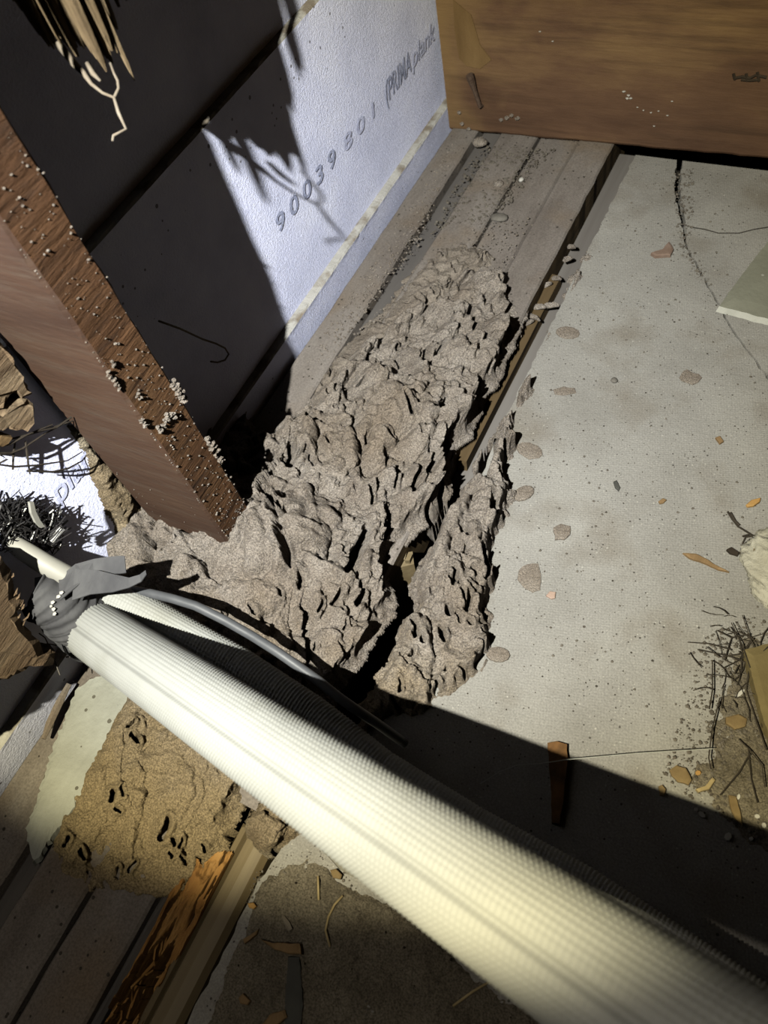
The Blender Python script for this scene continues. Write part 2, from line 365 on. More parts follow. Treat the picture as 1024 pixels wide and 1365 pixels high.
# print on the wall board
def wall_text(txt, p0, p1, height, mname, shear=.25, name='printed_text', bold=.014):
    cu = bpy.data.curves.new('t', 'FONT'); cu.body = txt; cu.size = 1; cu.shear = shear; cu.offset = bold
    to = bpy.data.objects.new('t', cu); col.objects.link(to)
    dg = bpy.context.evaluated_depsgraph_get(); me = bpy.data.meshes.new_from_object(to.evaluated_get(dg))
    bpy.data.objects.remove(to)
    v = np.zeros(len(me.vertices) * 3); me.vertices.foreach_get('co', v); v = v.reshape(-1, 3)
    wx = v[:, 0].max() - v[:, 0].min(); v[:, 0] -= v[:, 0].min()
    L = math.hypot(p1[0] - p0[0], p1[1] - p0[1]); sx = L / wx
    ang = math.atan2(p1[1] - p0[1], p1[0] - p0[0])
    X = v[:, 0] * sx; Y = v[:, 1] * height / .72
    yy = p0[0] + X * math.cos(ang) - Y * math.sin(ang); zz = p0[1] + X * math.sin(ang) + Y * math.cos(ang)
    xx = -.774 + .014 * (zz - .045) / .41 + .0012
    W = (np.stack([xx, yy, zz], 1) - np.array(WB)) * K
    me.vertices.foreach_set('co', W.ravel()); me.materials.clear(); me.materials.append(MT[mname]); me.update()
    me.name = name
    return link(name, me, wall)
wall_text('(PRIMA', (1.232, .195), (1.345, .196), .040, 'ink')
wall_text('plank', (1.350, .196), (1.462, .197), .036, 'ink_pale')
wall_text('9 0 0 3 9', (.822, .214), (1.03, .206), .030, 'ink', .1, bold=.018)
wall_text('8 0 1', (1.062, .204), (1.185, .200), .028, 'ink_pale', .1, bold=.016)
wall_text('plank', (.232, .232), (.345, .23), .038, 'ink_pale')

floor = struct('floor', (0, .5, 0))
FB = (0, .5, 0)
crack = [pz(*p)[:2] for p in ((912, 205), (903, 250), (912, 300), (915, 332), (940, 372), (958, 405), (985, 452), (1024, 503), (1100, 610), (1180, 760), (1300, 1000))]
crack[0][1] = 1.447
def rough_line(pts, step=.012, amp=.003, seed=1):
    out = []
    r = random.Random(seed)
    for (a, c) in zip(pts[:-1], pts[1:]):
        n = max(1, int(np.hypot(*(np.array(c) - a)) / step))
        for i in range(n):
            q = np.array(a) + (np.array(c) - a) * i / n
            out.append((q[0] + r.uniform(-amp, amp), q[1] + r.uniform(-amp, amp)))
    out.append(tuple(pts[-1])); return out
cl = rough_line(crack, .01, .0025, 3)
edge = rough_line([(-.335, 1.447), (-.333, .7), (-.322, .55), (-.298, .42), (-.296, .22), (-.335, .08), (-.352, -.05), (-.352, -.7)], .012, .0018, 5)
def slab_piece(outline, name='slab_section'):
    b = MB(); b.prism([(x, y, 0) for x, y in outline], (0, 0, -.14)); return b.build(name, 'slab', floor, FB)
endc = cl[-1]
wk = lambda y: .0025 + .0045 * max(0, min(1, (y - 1.22) / .08))
cl_left = [(x - wk(y), y) for x, y in cl]; cl_right = [(x + wk(y) * .6, y) for x, y in cl]
slab_piece(edge[::-1] + cl_left + [(endc[0], -.7)])
slab_piece(cl_right[::-1] + [(1.2, 1.447), (1.2, -.7), (endc[0] + .003, -.7)])
b = MB(); b.box((-.333, -.7, -.16), (1.2, 1.44, -.05)); b.build('crack_fill', 'soil', floor, FB)
# thin side crack
hc = [pz(*p) for p in ((921, 303), (940, 306), (958, 311), (985, 311), (1005, 306), (1024, 303))]
b = MB(); b.tube([q + np.array([0, 0, .0002]) for q in hc], .0013, 4); b.build('hairline_crack', 'soil', floor, FB)

# ------------------------------------------------------------------ bottom plate: boards lying along the wall
plate = thing('bottom_plate', (-.57, .45, 0), 'long dust-covered grey timber plate of several boards lying along foot of white wall', 'timber plate')
PB = (-.57, .45, 0)
def lathboard(x0a, x1a, x0b, x1b, ztop, y0=-.75, y1=1.56, th=.10, name='board', mts=('plate',), ztopb=None):
    """board from y0 (x0a..x1a) to y1 (x0b..x1b) with eased uneven edges"""
    b = MB(); n = 70; vs = []; e = .0035
    for i in range(n + 1):
        t = i / n; y = y0 + (y1 - y0) * t
        xl = x0a + (x0b - x0a) * t; xr = x1a + (x1b - x1a) * t
        jl = float(fbm(np.array(y * 40), np.array(x0a * 31), 3, 2)) * .004; jr = float(fbm(np.array(y * 40), np.array(x1a * 57), 3, 3)) * .004
        zt = ztop + float(fbm(np.array(y * 12), np.array(x0a * 9), 3, 8)) * .004
        vs += [(xl + jl, y, zt - th), (xl + jl, y, zt - e), (xl + jl + e, y, zt), ((xl + xr) / 2, y, zt + .0015), (xr + jr - e, y, zt), (xr + jr, y, zt - e), (xr + jr, y, zt - th)]
    m_ = 7; fs = [(i * m_ + k, (i + 1) * m_ + k, (i + 1) * m_ + (k + 1) % m_, i * m_ + (k + 1) % m_) for i in range(n) for k in range(m_)]
    mi = [1 if (k == 5 and len(mts) > 1) else 0 for i in range(n) for k in range(m_)]
    b.v = vs; b.f = fs + [tuple(range(m_)), tuple(n * m_ + k for k in range(m_))]; b.mi = mi + [0, 0]
    return b.build(name, list(mts), plate, PB)
lathboard(-.752, -.664, -.752, -.690, .003)
lathboard(-.664, -.640, -.686, -.640, -.012, mts=('plate_dark',))
lathboard(-.637, -.555, -.637, -.552, .001)
lathboard(-.550, -.468, -.548, -.464, -.004)
lathboard(-.461, -.388, -.460, -.386, .006, y0=.02, mts=('plate', 'raw_side'))
lathboard(-.465, -.452, -.461, -.455, -.009, y0=-.75, y1=1.56, mts=('plate_dark',))

# battens down in the gap
bt = thing('gap_batten', (-.365, 1.0, -.05), 'narrow grey timber batten sunk in the gap between plate and concrete', 'batten')
b = MB(); b.box((-.385, .60, -.12), (-.338, 1.52, -.052)); b.build('batten', ['batten_grey'], bt, (-.365, 1.0, -.05))
b = MB()
pts = [(-.386, y, -.030 + .004 * math.sin(y * 40)) for y in np.linspace(.64, 1.12, 30)]
b.box((-.392, .64, -.06), (-.366, 1.10, -.028), jit=.004); b.build('split_lath', 'raw_side', bt, (-.365, 1.0, -.05))
wb = thing('wood_block', (-.37, .42, -.08), 'yellowish broken timber stub standing in the dark gap in the mud', 'timber')
b = MB(); b.prism([pz(*p, -.03) for p in ((512, 742), (550, 735), (552, 752), (530, 757), (516, 760))], (0.004, -.01, -.14)); b.build('stub', 'batten', wb, (-.37, .42, -.08))
b = MB()
for k in range(6):
    p = pz(513 + k * 6.5, 746 + (k % 2) * 5 - k, -.028); b.box((p[0] - .003, p[1] - .006, -.15), (p[0] + .003, p[1] + .006, -.028 + .004 * (k % 3)), jit=.0015)
b.build('splinter', 'batten', wb, (-.37, .42, -.08))

sb = thing('smooth_batten', (-.385, -.3, -.03), 'smooth dark brown rounded timber strip at lower left beside eaten wood', 'timber strip')
b = MB(); n = 40; prof = [(-.412, -.10), (-.412, -.012), (-.409, -.006), (-.401, -.004), (-.398, -.010), (-.394, -.004), (-.380, -.002), (-.366, -.004), (-.359, -.012), (-.357, -.10)]
vs = []; m_ = len(prof)
for i in range(n + 1):
    y = -.75 + .735 * i / n
    for k, (x, z) in enumerate(prof):
        yy = y + (0.02 * vnoise(np.array(x * 300.), np.array(2.), 3) if i == n else 0)
        vs.append((x, yy, z))
b.v = vs; b.f = [(i * m_ + k, (i + 1) * m_ + k, (i + 1) * m_ + (k + 1) % m_, i * m_ + (k + 1) % m_) for i in range(n) for k in range(m_)]
b.f += [tuple(range(m_)), tuple(n * m_ + k for k in range(m_))]; b.mi = [0] * len(b.f)
b.build('strip', 'batten', sb, (-.385, -.3, -.03))
b = MB()
b.prism([pz(*p, -.02) for p in ((312, 1140), (325, 1112), (350, 1108), (357, 1145), (346, 1160))], (0, 0, -.05)); b.build('broken_end', 'batten', sb, (-.385, -.3, -.03))

# ------------------------------------------------------------------ the eaten board
eb = thing('eaten_board', (-.43, -.2, -.03), 'termite-eaten orange timber with open galleries at lower left', 'timber')
EB = (-.43, -.2, -.03)
xs = np.arange(-.452, -.398, .0011); ys = np.arange(-.55, .015, .0016)
X, Y = np.meshgrid(xs, ys)
wx = X + .006 * fbm(Y * 40, X * 40, 3, 9)
rid = np.abs(fbm(wx * 120, Y * 10, 3, 21)) * 2
rid2 = np.abs(fbm(wx * 160, Y * 26 + X * 60, 3, 22)) * 2
tw = .10 + .42 * sstep(-.20, -.09, Y)
Z = -.055 + .052 * (1 - sstep(tw * .8, tw * 1.25, rid)) + .006 * rid2 + .010 * fbm(X * 120, Y * 40, 3, 23)
topend = sstep(-.13, -.075, Y + .3 * (X + .43))
Z = Z + topend * (.030 * fbm(X * 45, Y * 45, 4, 25) + .006)
Z = np.minimum(Z, .006)
Z = np.where((X < -.450) | (X > -.400), -.07, Z)
yl = -.068 + .035 * fbm(X * 60, Y * 0 + 3, 3, 26) + .04 * sstep(-.43, -.405, X)
keep = (Y < yl)
Z = np.where(keep, Z, -.08)
kf = keep[:-1, :-1] & keep[1:, 1:]
grid_mesh('eaten_face', np.stack([X, Y, Z], -1), kf, 'eaten', eb, EB, smooth=False)
b = MB(); b.box((-.451, -.75, -.12), (-.411, -.09, -.054)); b.build('core', 'rot_dark', eb, EB)
r2 = random.Random(4)
b = MB()
for k in range(16):            # long thin walls left between the galleries
    x = -.449 + .045 * r2.random(); y0 = -.5 + .40 * r2.random(); L = .03 + .09 * r2.random()
    pts = [(x + .004 * math.sin(i * 1.3 + k), y0 + L * i / 6, -.006 - .02 * r2.random()) for i in range(7)]
    vs = []
    for p in pts: vs += [(p[0] - .0012, p[1], p[2]), (p[0] + .0012, p[1], p[2]), (p[0] + .0015, p[1], -.07), (p[0] - .0015, p[1], -.07)]
    fs = [(i * 4 + q, i * 4 + (q + 1) % 4, i * 4 + 4 + (q + 1) % 4, i * 4 + 4 + q) for i in range(6) for q in range(4)]
    b.add(vs, fs + [(0, 1, 2, 3), (24, 25, 26, 27)])
o = b.build('gallery_wall', 'eaten', eb, EB); o['kind'] = 'stuff'

# ------------------------------------------------------------------ the mud
def blob(x, y, X, Y, r): return np.exp(-((X - x) ** 2 + (Y - y) ** 2) / (r * r))
def mud_sheet(name, poly_px, zproj, res, z0, thick, lump, crevs, matname, parent, base, seed=0, extra=None, edge_w=.03, ragged=.012, flake=1.0, shear=.75, closed=None, wscale=1.0, pockets=0, calm=None):
    crevs = [((c[0] * (.6 if c[2][1] > 950 else 1),) + tuple(c[1:])) for c in crevs]
    poly = [tuple(pz(*p, zproj)[:2]) if len(p) == 2 else (p[0], p[1]) for p in poly_px]
    A = np.array(poly); x0, y0 = A.min(0) - .02; x1, y1 = A.max(0) + .02
    xs = np.arange(x0, x1, res); ys = np.arange(y0, y1, res)
    X, Y = np.meshgrid(xs, ys)
    sd = polysd(X, Y, poly) + ragged * 2.0 * fbm(X * 28, Y * 28, 4, seed + 3) + ragged * .8 * fbm(X * 110, Y * 110, 3, seed + 4)
    k = sstep(0, edge_w, sd)
    wx = X + .028 * fbm(X * 14, Y * 14, 4, seed + 31); wy = Y + .028 * fbm(X * 14 + 7, Y * 14, 4, seed + 32)
    wx = wx + .006 * fbm(X * 70, Y * 70, 3, seed + 33); wy = wy + .006 * fbm(X * 70 + 9, Y * 70, 3, seed + 34)
    h = np.zeros(X.shape)
    # crust plates that rise towards their broken edge, the cliffs all to one side
    ca, sa = .90, .42
    u1 = wx * ca + wy * sa; v1 = -wx * sa + wy * ca
    for sc, am in ((8., 1.0), (16., .70), (37., .16)):
        f1, f2, ox, oy, a1, a2, a3 = cells(u1 * sc, v1 * sc * .72, seed + int(sc))
        up = np.where(a2 > .30, .35 + 1.1 * a1, .15)
        soft = sstep(0, .22, f2 - f1)
        h += am * (up * ox * .75 + (a1 - .5) * oy * .5 + .45 * (a3 - .5)) * (.45 + .55 * soft) * flake + am * .22 * (1 - f1 * f1)
    bil = np.abs(fbm(wx * 24, wy * 24, 3, seed + 45)) * 2
    h += .55 * sstep(0, .5, bil) - .3
    if calm is not None: h = h * calm(X, Y)
    h = h * lump + lump * 1.1 * fbm(X * 9, Y * 9, 4, seed + 41)
    h += .0055 * fbm(X * 130, Y * 130, 4, seed + 42) + .003 * fbm(X * 330, Y * 330, 2, seed + 43)
    if extra is not None:
        e = extra(X, Y)
    else: e = 0
    H = z0 + k * (thick + h * (.25 + .75 * k)) + e * k
    hs = H.copy()
    # the black mouths in the crust
    wob = .006 * fbm(X * 60, Y * 60, 3, seed + 51); wob2 = .006 * fbm(X * 60 + 5, Y * 60 + 9, 3, seed + 52)
    lip = np.zeros(X.shape)
    crevs = list(crevs); rp_ = random.Random(seed + 5)
    pxs = np.array([p for p in poly_px if p[0] > 5]); t_ = 0
    while pockets > 0 and t_ < 5000:
        t_ += 1
        qx = rp_.uniform(pxs[:, 0].min(), pxs[:, 0].max()); qy = rp_.uniform(pxs[:, 1].min(), pxs[:, 1].max())
        q = pz(qx, qy, zproj)
        if polysd(np.array([q[0]]), np.array([q[1]]), poly)[0] < .012: continue
        a_ = rp_.uniform(-.6, .9); l_ = rp_.uniform(4, 15)
        crevs.append((rp_.uniform(1.4, 3.2), rp_.uniform(.025, .045), (qx - l_ * math.sin(a_) * .5, qy - l_ * math.cos(a_) * .5), (qx + l_ * .12, qy), (qx + l_ * math.sin(a_) * .5, qy + l_ * math.cos(a_) * .5))); pockets -= 1
    for cv in crevs:
        wpx, dep = cv[0], cv[1]
        pts = [tuple(pz(*p, zproj)[:2]) for p in cv[2:]]
        wd = wpx * .0013 * wscale
        pa = np.array(pts); m_ = wd * 3 + .02
        i0, i1 = np.searchsorted(xs, (pa[:, 0].min() - m_, pa[:, 0].max() + m_)); j0, j1 = np.searchsorted(ys, (pa[:, 1].min() - m_, pa[:, 1].max() + m_))
        if i1 - i0 < 2 or j1 - j0 < 2: continue
        W = (slice(j0, j1), slice(i0, i1))
        d = segdist(X[W] + wob[W], Y[W] + wob2[W], pts)
        hole = 1 - sstep(wd * .55, wd * 1.0, d + .35 * wd * (2 * vnoise(X[W] * 90, Y[W] * 90, seed + 60) - 1))
        H[W] -= dep * hole
        lip[W] = np.maximum(lip[W], np.exp(-((d - wd * 1.5) / (wd * 1.1)) ** 2))
    H = H + .007 * lip * k
    # crust lips lean away from where they broke, undercutting the mouths
    dz = np.clip(H - (z0 + thick * .5), -.05, .05) * shear
    Xs = X + .90 * dz * k; Ys = Y + .42 * dz * k
    inside = sd > 0
    H = np.where(inside, H, z0 - .006)
    keep = inside.copy()
    kk = inside.copy()
    kk[1:] |= inside[:-1]; kk[:-1] |= inside[1:]; kk[:, 1:] |= inside[:, :-1]; kk[:, :-1] |= inside[:, 1:]
    kf = kk[:-1, :-1] & kk[1:, 1:] & kk[1:, :-1] & kk[:-1, 1:]
    return grid_mesh(name, np.stack([Xs, Ys, H], -1), kf, matname, parent, base)

main_poly = [(-.757, .50), (345, 578), (400, 528), (430, 495), (470, 455), (505, 430), (540, 398), (575, 388), (597, 352), (630, 338), (665, 352), (698, 392), (690, 432), (662, 492), (642, 520),
             (622, 566), (592, 600), (604, 642), (580, 672), (548, 702), (520, 730), (512, 745), (522, 790), (500, 832), (486, 864), (452, 905), (410, 960), (360, 1010), (332, 1028), (318, 1062),
             (300, 1100), (285, 1140), (245, 1165), (200, 1186), (150, 1180), (110, 1190), (62, 1178), (42, 1130), (58, 1080), (90, 1030), (125, 970), (150, 925), (-.757, .02)]
crevs_main = [
    (7, .06, (612, 398), (618, 412), (628, 440), (636, 462)), (6, .05, (643, 400), (646, 390)), (4, .05, (572, 455), (576, 470), (570, 478)),
    (4, .04, (520, 450), (524, 458)), (3, .04, (548, 478), (550, 492)), (4, .05, (466, 520), (475, 512)), (4, .05, (490, 500), (494, 510)), (3, .04, (492, 488), (490, 498)),
    (5, .06, (570, 555), (582, 542)), (5, .05, (606, 532), (602, 548)), (4, .05, (558, 566), (568, 562)), (5, .05, (590, 582), (596, 588)),
    (5, .06, (560, 610), (566, 622), (560, 634)), (5, .06, (546, 630), (540, 650), (536, 664)), (4, .05, (474, 596), (476, 604)), (3, .04, (500, 597), (505, 600)),
    (5, .06, (398, 562), (400, 578)), (5, .06, (365, 628), (380, 622), (392, 618)), (5, .06, (374, 604), (376, 625), (370, 634)), (3, .05, (420, 602), (424, 610)),
    (4, .05, (340, 676), (352, 690), (362, 712), (360, 724)), (3, .05, (364, 676), (366, 690)), (4, .05, (332, 742), (336, 736)), (3, .04, (368, 746), (372, 775)),
    (8, .09, (472, 716), (464, 738), (458, 756), (446, 772)), (6, .07, (502, 686), (510, 700), (504, 714)), (4, .05, (494, 742), (498, 765)), (4, .05, (476, 662), (484, 676)),
    (5, .07, (566, 662), (572, 680), (576, 690)), (5, .06, (584, 640), (588, 656), (578, 672)), (4, .05, (466, 788), (470, 800), (460, 812)), (3, .05, (412, 815), (408, 824)), (3, .05, (436, 800), (432, 808)),
    (3, .04, (508, 640), (514, 652)), (4, .05, (440, 500), (446, 506)), (3, .04, (424, 530), (432, 536)), (4, .05, (535, 515), (540, 528)), (3, .04, (526, 560), (530, 575)),
    (3, .04, (596, 420), (600, 428)), (4, .05, (660, 440), (664, 455)), (4, .05, (676, 420), (680, 428)),
    (4, .06, (168, 978), (174, 986)), (3, .05, (160, 968), (170, 962)), (4, .06, (152, 1048), (154, 1058)), (3, .05, (145, 1075), (152, 1078)), (6, .07, (214, 1092), (212, 1104), (208, 1114)),
    (5, .07, (80, 1062), (70, 1078), (66, 1090)), (6, .08, (42, 1122), (46, 1130), (34, 1146), (32, 1158)), (4, .05, (97, 1132), (104, 1142)), (5, .07, (122, 1172), (124, 1186)), (4, .05, (150, 1152), (144, 1164)),
    (3, .04, (174, 1145), (165, 1155)), (3, .05, (60, 1150), (64, 1155)), (4, .06, (108, 1160), (102, 1172)),
    (4, .06, (300, 1100), (292, 1112)), (7, .09, (322, 1030), (326, 1060), (316, 1082)), (6, .08, (280, 1138), (268, 1150)), (4, .06, (254, 1140), (250, 1150)),
]
def main_extra(X, Y):
    e = .070 * blob(-.565, .36, X, Y, .075) + .035 * blob(-.64, .28, X, Y, .10) + .03 * blob(-.64, .52, X, Y, .09)
    e += .045 * np.exp(-np.maximum(X + .757, 0) / .05) * sstep(.0, .12, Y) * (1 - sstep(.40, .50, Y))
    e -= .022 * (1 - sstep(-.1, .12, Y))
    e -= .020 * sstep(.75, 1.0, Y)
    e += .016 * blob(-.47, .62, X, Y, .13)
    return e
mud = thing('termite_mud', (-.57, .4, 0), 'big lumpy grey termite mud mass covering the plate beside the stud', 'termite mud')
MBs = (-.57, .4, 0)
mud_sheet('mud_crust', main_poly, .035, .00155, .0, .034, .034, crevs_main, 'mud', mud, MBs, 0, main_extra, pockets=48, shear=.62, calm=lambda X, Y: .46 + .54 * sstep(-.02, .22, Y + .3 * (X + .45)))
mud_sheet('dust_crust', [(398, 525), (420, 490), (452, 458), (500, 412), (545, 352), (580, 318), (620, 312), (668, 330), (655, 360), (600, 410), (520, 470), (430, 520)], .01, .0022, -.006, .016, .010,
          [(3, .02, (548, 400), (552, 410)), (3, .02, (600, 352), (604, 362)), (3, .02, (640, 330), (646, 338))], 'dust', mud, MBs, 500, None, .05, .014, .7, pockets=14)
# crust on the wall left of the stud, in the wall's plane
def wall_mud():
    poly = [pxp(*p, -.76)[1:] for p in ((95, 570), (118, 578), (150, 615), (215, 690), (262, 722), (240, 765), (196, 772), (185, 742), (168, 722), (150, 690), (138, 660), (120, 622))]
    A = np.array(poly); ys = np.arange(A[:, 0].min() - .02, A[:, 0].max() + .02, .002); zs = np.arange(A[:, 1].min() - .02, A[:, 1].max() + .02, .002)
    Yg, Zg = np.meshgrid(ys, zs); sd = polysd(Yg, Zg, [tuple(q) for q in poly]) + .016 * fbm(Yg * 60, Zg * 60, 4, 77)
    k = sstep(0, .016, sd)
    Xg = -.774 + .014 * (Zg - .045) / .41 + k * (.012 + .02 * fbm(Yg * 40, Zg * 40, 4, 78)) + .004 * fbm(Yg * 160, Zg * 160, 3, 79) * k
    Xg = np.where(Zg < .06, np.maximum(Xg, -.757 + .012 * k), Xg)
    ins = sd > 0
    return grid_mesh('wall_crust', np.stack([Xg, Yg, Zg], -1), ins[:-1, :-1], 'mud_tan', mud, MBs)
wall_mud()

bank_poly = [(786, 322), (792, 330), (776, 366), (750, 412), (724, 462), (712, 515), (696, 538), (682, 562), (692, 590), (676, 622), (694, 648), (668, 700), (652, 738), (662, 770), (648, 800), (654, 850),
             (652, 882), (628, 908), (602, 928), (560, 945), (520, 960), (470, 985), (478, 930), (505, 880), (524, 846), (546, 804), (549, 760), (560, 738), (580, 706), (592, 680), (626, 630), (630, 600), (652, 578), (676, 540),
             (702, 486), (726, 436), (754, 376), (774, 335)]
crevs_bank = [
    (8, .09, (650, 584), (650, 602), (644, 622), (640, 640)), (5, .07, (662, 578), (668, 592), (672, 602)), (5, .07, (706, 480), (708, 505)), (4, .05, (666, 636), (672, 642)),
    (5, .06, (612, 716), (618, 724)), (5, .07, (640, 738), (646, 752), (648, 770)), (4, .05, (654, 672), (650, 690)), (3, .05, (626, 765), (628, 772)), (3, .05, (592, 815), (594, 825)),
    (4, .06, (646, 868), (634, 882)), (3, .05, (585, 840), (586, 856)), (3, .05, (545, 835), (560, 860)), (4, .05, (690, 555), (684, 570)), (5, .07, (720, 440), (724, 430)), (4, .06, (740, 412), (748, 402)),
    (3, .04, (600, 770), (606, 790)), (3, .04, (620, 800), (616, 820)),
]
mud2 = thing('termite_mud', (-.28, .5, 0), 'narrow crumbling mud crust along the concrete edge right of the dark gap', 'termite mud')
def bank_extra(X, Y):
    return .022 * blob(-.31, .5, X, Y, .12) + .01 * blob(-.24, .36, X, Y, .1) - .012 * sstep(.75, .95, Y)
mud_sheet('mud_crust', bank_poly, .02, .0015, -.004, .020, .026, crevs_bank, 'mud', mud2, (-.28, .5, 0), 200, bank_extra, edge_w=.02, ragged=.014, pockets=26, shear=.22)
low_poly = [(330, 1070), (338, 1045), (352, 1040), (380, 1052), (420, 1085), (442, 1100), (432, 1118), (418, 1128), (402, 1112), (385, 1118), (372, 1130), (362, 1140), (345, 1138), (326, 1120), (318, 1095)]
mud3 = thing('termite_mud', (-.3, .03, 0), 'small tan cracked mud crust below the pipe beside the smooth cement patch', 'termite mud')
mud_sheet('mud_crust', low_poly, .02, .0015, -.004, .022, .022,
          [(4, .06, (392, 1078), (398, 1098)), (5, .06, (428, 1108), (436, 1098)), (5, .06, (360, 1132), (368, 1136)), (4, .06, (340, 1062), (352, 1072)), (5, .06, (330, 1085), (336, 1068))], 'mud_tan', mud3, (-.3, .03, 0), 300, None, .015, .008)

# ------------------------------------------------------------------ stud
st = thing('wall_stud', (-.68, .348, 0), 'reddish-brown sawn timber stud at left, sprinkled with mud crumbs', 'timber stud')
SB = (-.68, .348, 0)
b = MB(); n = 90; vs = []
x0, x1, y0, y1, e = -.752, -.595, .316, .379, .004
for i in range(n + 1):
    z = .002 + 1.75 * i / n
    def j(k): return float(fbm(np.array(z * 30), np.array(k * 7.3), 4, 6)) * .006
    vs += [(x0 + j(1), y0, z), (x1 - e + j(2), y0, z), (x1 + j(3) * .5, y0 + e, z), (x1 + j(4) * .6, y1 - e, z), (x1 - e, y1 + j(4), z), (x0, y1, z)]
m_ = 6; b.v = vs
b.f = [(i * m_ + k, (i + 1) * m_ + k, (i + 1) * m_ + (k + 1) % m_, i * m_ + (k + 1) % m_) for i in range(n) for k in range(m_)]
b.mi = [1 if k in (2, 3) else 0 for i in range(n) for k in range(m_)]
b.f += [tuple(range(m_)), tuple(n * m_ + k for k in range(m_))]; b.mi += [0, 0]
b.build('timber', ['stud_front', 'stud_side'], st, SB)
def crumb(b, c, r, rr, flat=.7):
    """a small irregular lump: jittered octahedron-like pebble of 12 faces"""
    vs = []
    for k in range(3):
        z = (-.55, .15, .8)[k] * r * flat; q = (.7, 1.0, .45)[k] * r
        for a in range(5):
            t = a * 2 * math.pi / 5 + k * .6; s = rr.uniform(.7, 1.25)
            vs.append((c[0] + q * s * math.cos(t), c[1] + q * s * math.sin(t), c[2] + z * rr.uniform(.8, 1.2)))
    fs = [(k * 5 + a, k * 5 + (a + 1) % 5, k * 5 + 5 + (a + 1) % 5, k * 5 + 5 + a) for k in range(2) for a in range(5)] + [(4, 3, 2, 1, 0), (10, 11, 12, 13, 14)]
    b.add(vs, fs)
b = MB(); rr = random.Random(11)
for k in range(420):           # crumbs sticking to the rough right face, thicker towards the base
    z = .10 + .75 * rr.random() ** 1.6; crumb(b, (x1 + .001, rr.uniform(y0 + .003, y1), z), rr.choice((.0005, .0006, .0008, .0010, .0016)) * rr.uniform(.8, 1.2), rr)
for k in range(60):
    z = .06 + .16 * rr.random() ** 2; crumb(b, (rr.uniform(x0, x1), y0 - .001, z), rr.uniform(.0004, .0010), rr)
for k in range(50):            # along the arris
    z = .2 + .5 * rr.random(); crumb(b, (x1 - .002, y0 + .002, z), rr.uniform(.0006, .0013), rr)
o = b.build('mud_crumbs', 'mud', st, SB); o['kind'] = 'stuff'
def mud_lump_on_stud(pts_px, r, plane='x'):
    b = MB()
    for p in pts_px:
        c = pxp(*p, x1 + .001); c[1] = min(max(c[1], y0), y1 - .001)
        for k in range(7): crumb(b, c + np.array([rr.uniform(0, r * .7), rr.uniform(-r, r) * .7, rr.uniform(-r, r) * 1.2]), r * rr.uniform(.3, .7), rr)
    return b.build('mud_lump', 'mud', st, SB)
mud_lump_on_stud([(210, 572), (218, 565), (224, 556), (229, 552)], .005)
mud_lump_on_stud([(244, 498), (248, 506), (252, 514)], .006)
mud_lump_on_stud([(285, 575), (290, 582), (298, 588), (302, 600)], .006)
mud_lump_on_stud([(143, 502), (150, 510), (156, 516), (148, 484)], .004)
mud_lump_on_stud([(184, 530), (187, 560), (190, 566)], .004)

# ------------------------------------------------------------------ beam
bm_ = thing('timber_beam', (.1, 1.52, 0), 'dark brown timber beam on edge across the top right, meeting the white wall', 'timber beam')
BB = (.1, 1.52, 0)
b = MB(); nx_ = 120; nz_ = 3; vs = []
xs = np.linspace(-.757, 1.2, nx_ + 1)
for x in xs:
    zb = .001 + .0225 * (x + .719) ; j = float(fbm(np.array(x * 30), np.array(3.), 3, 5)) * .005
    vs += [(x, 1.46, zb + .005 + j), (x, 1.463, zb + j), (x, 1.58, zb), (x, 1.58, 1.0), (x, 1.463, 1.0), (x, 1.46, .995)]
m_ = 6; b.v = vs
b.f = [(i * m_ + k, (i + 1) * m_ + k, (i + 1) * m_ + (k + 1) % m_, i * m_ + (k + 1) % m_) for i in range(nx_) for k in range(m_)] + [tuple(range(m_)), tuple(nx_ * m_ + k for k in range(m_))]
b.mi = [0] * len(b.f)
b.build('timber', 'beam', bm_, BB)
# pale torn edge along the wall end
ypl = 1.4585
b = MB()
outl = [py_(*p, ypl) for p in ((604, 0), (628, 20), (640, 60), (655, 80), (640, 92), (622, 88), (612, 78), (606, 40))]
b.prism(outl, (0, .004, 0)); b.build('torn_patch', 'beam_pale', bm_, BB)
b = MB()
for seg in (((980, 104), (990, 102), (1000, 104), (1008, 100), (1022, 103)), ((988, 106), (1000, 107), (1012, 106)), ((995, 98), (996, 108)), ((1010, 96), (1012, 108)), ((978, 98), (980, 106))):
    b.tube([py_(*p, 1.4595) for p in seg], .0028, 5)
b.build('split', 'rot_dark', bm_, BB)
b = MB(); a = py_(626, 100, 1.445); c = py_(640, 142, 1.452)
b.tube([a, a + (c - a) * .08, a + (c - a) * .5, c, c + np.array([.003, .012, -.004])], [.0085, .0085, .0048, .0044, .0035], 8)
b.build('bent_nail', 'nail', bm_, BB)
b = MB(); rr = random.Random(5)
for p in ((838, 127), (836, 131), (841, 131), (832, 122), (850, 143), (858, 147), (868, 150), (878, 148), (872, 168), (890, 154), (896, 135), (720, 42), (737, 55)):
    crumb(b, py_(*p, 1.459), .0038 if p[0] < 845 and p[0] > 830 else .0022, rr, .4)
o = b.build('paint_fleck', 'white', bm_, BB)
b = MB()
for p in ((668, 160), (676, 157), (682, 154), (690, 158), (612, 150), (616, 165), (625, 172)): crumb(b, py_(*p, 1.458), .006, rr, .7)
b.build('mud_fleck', 'mud', bm_, BB)

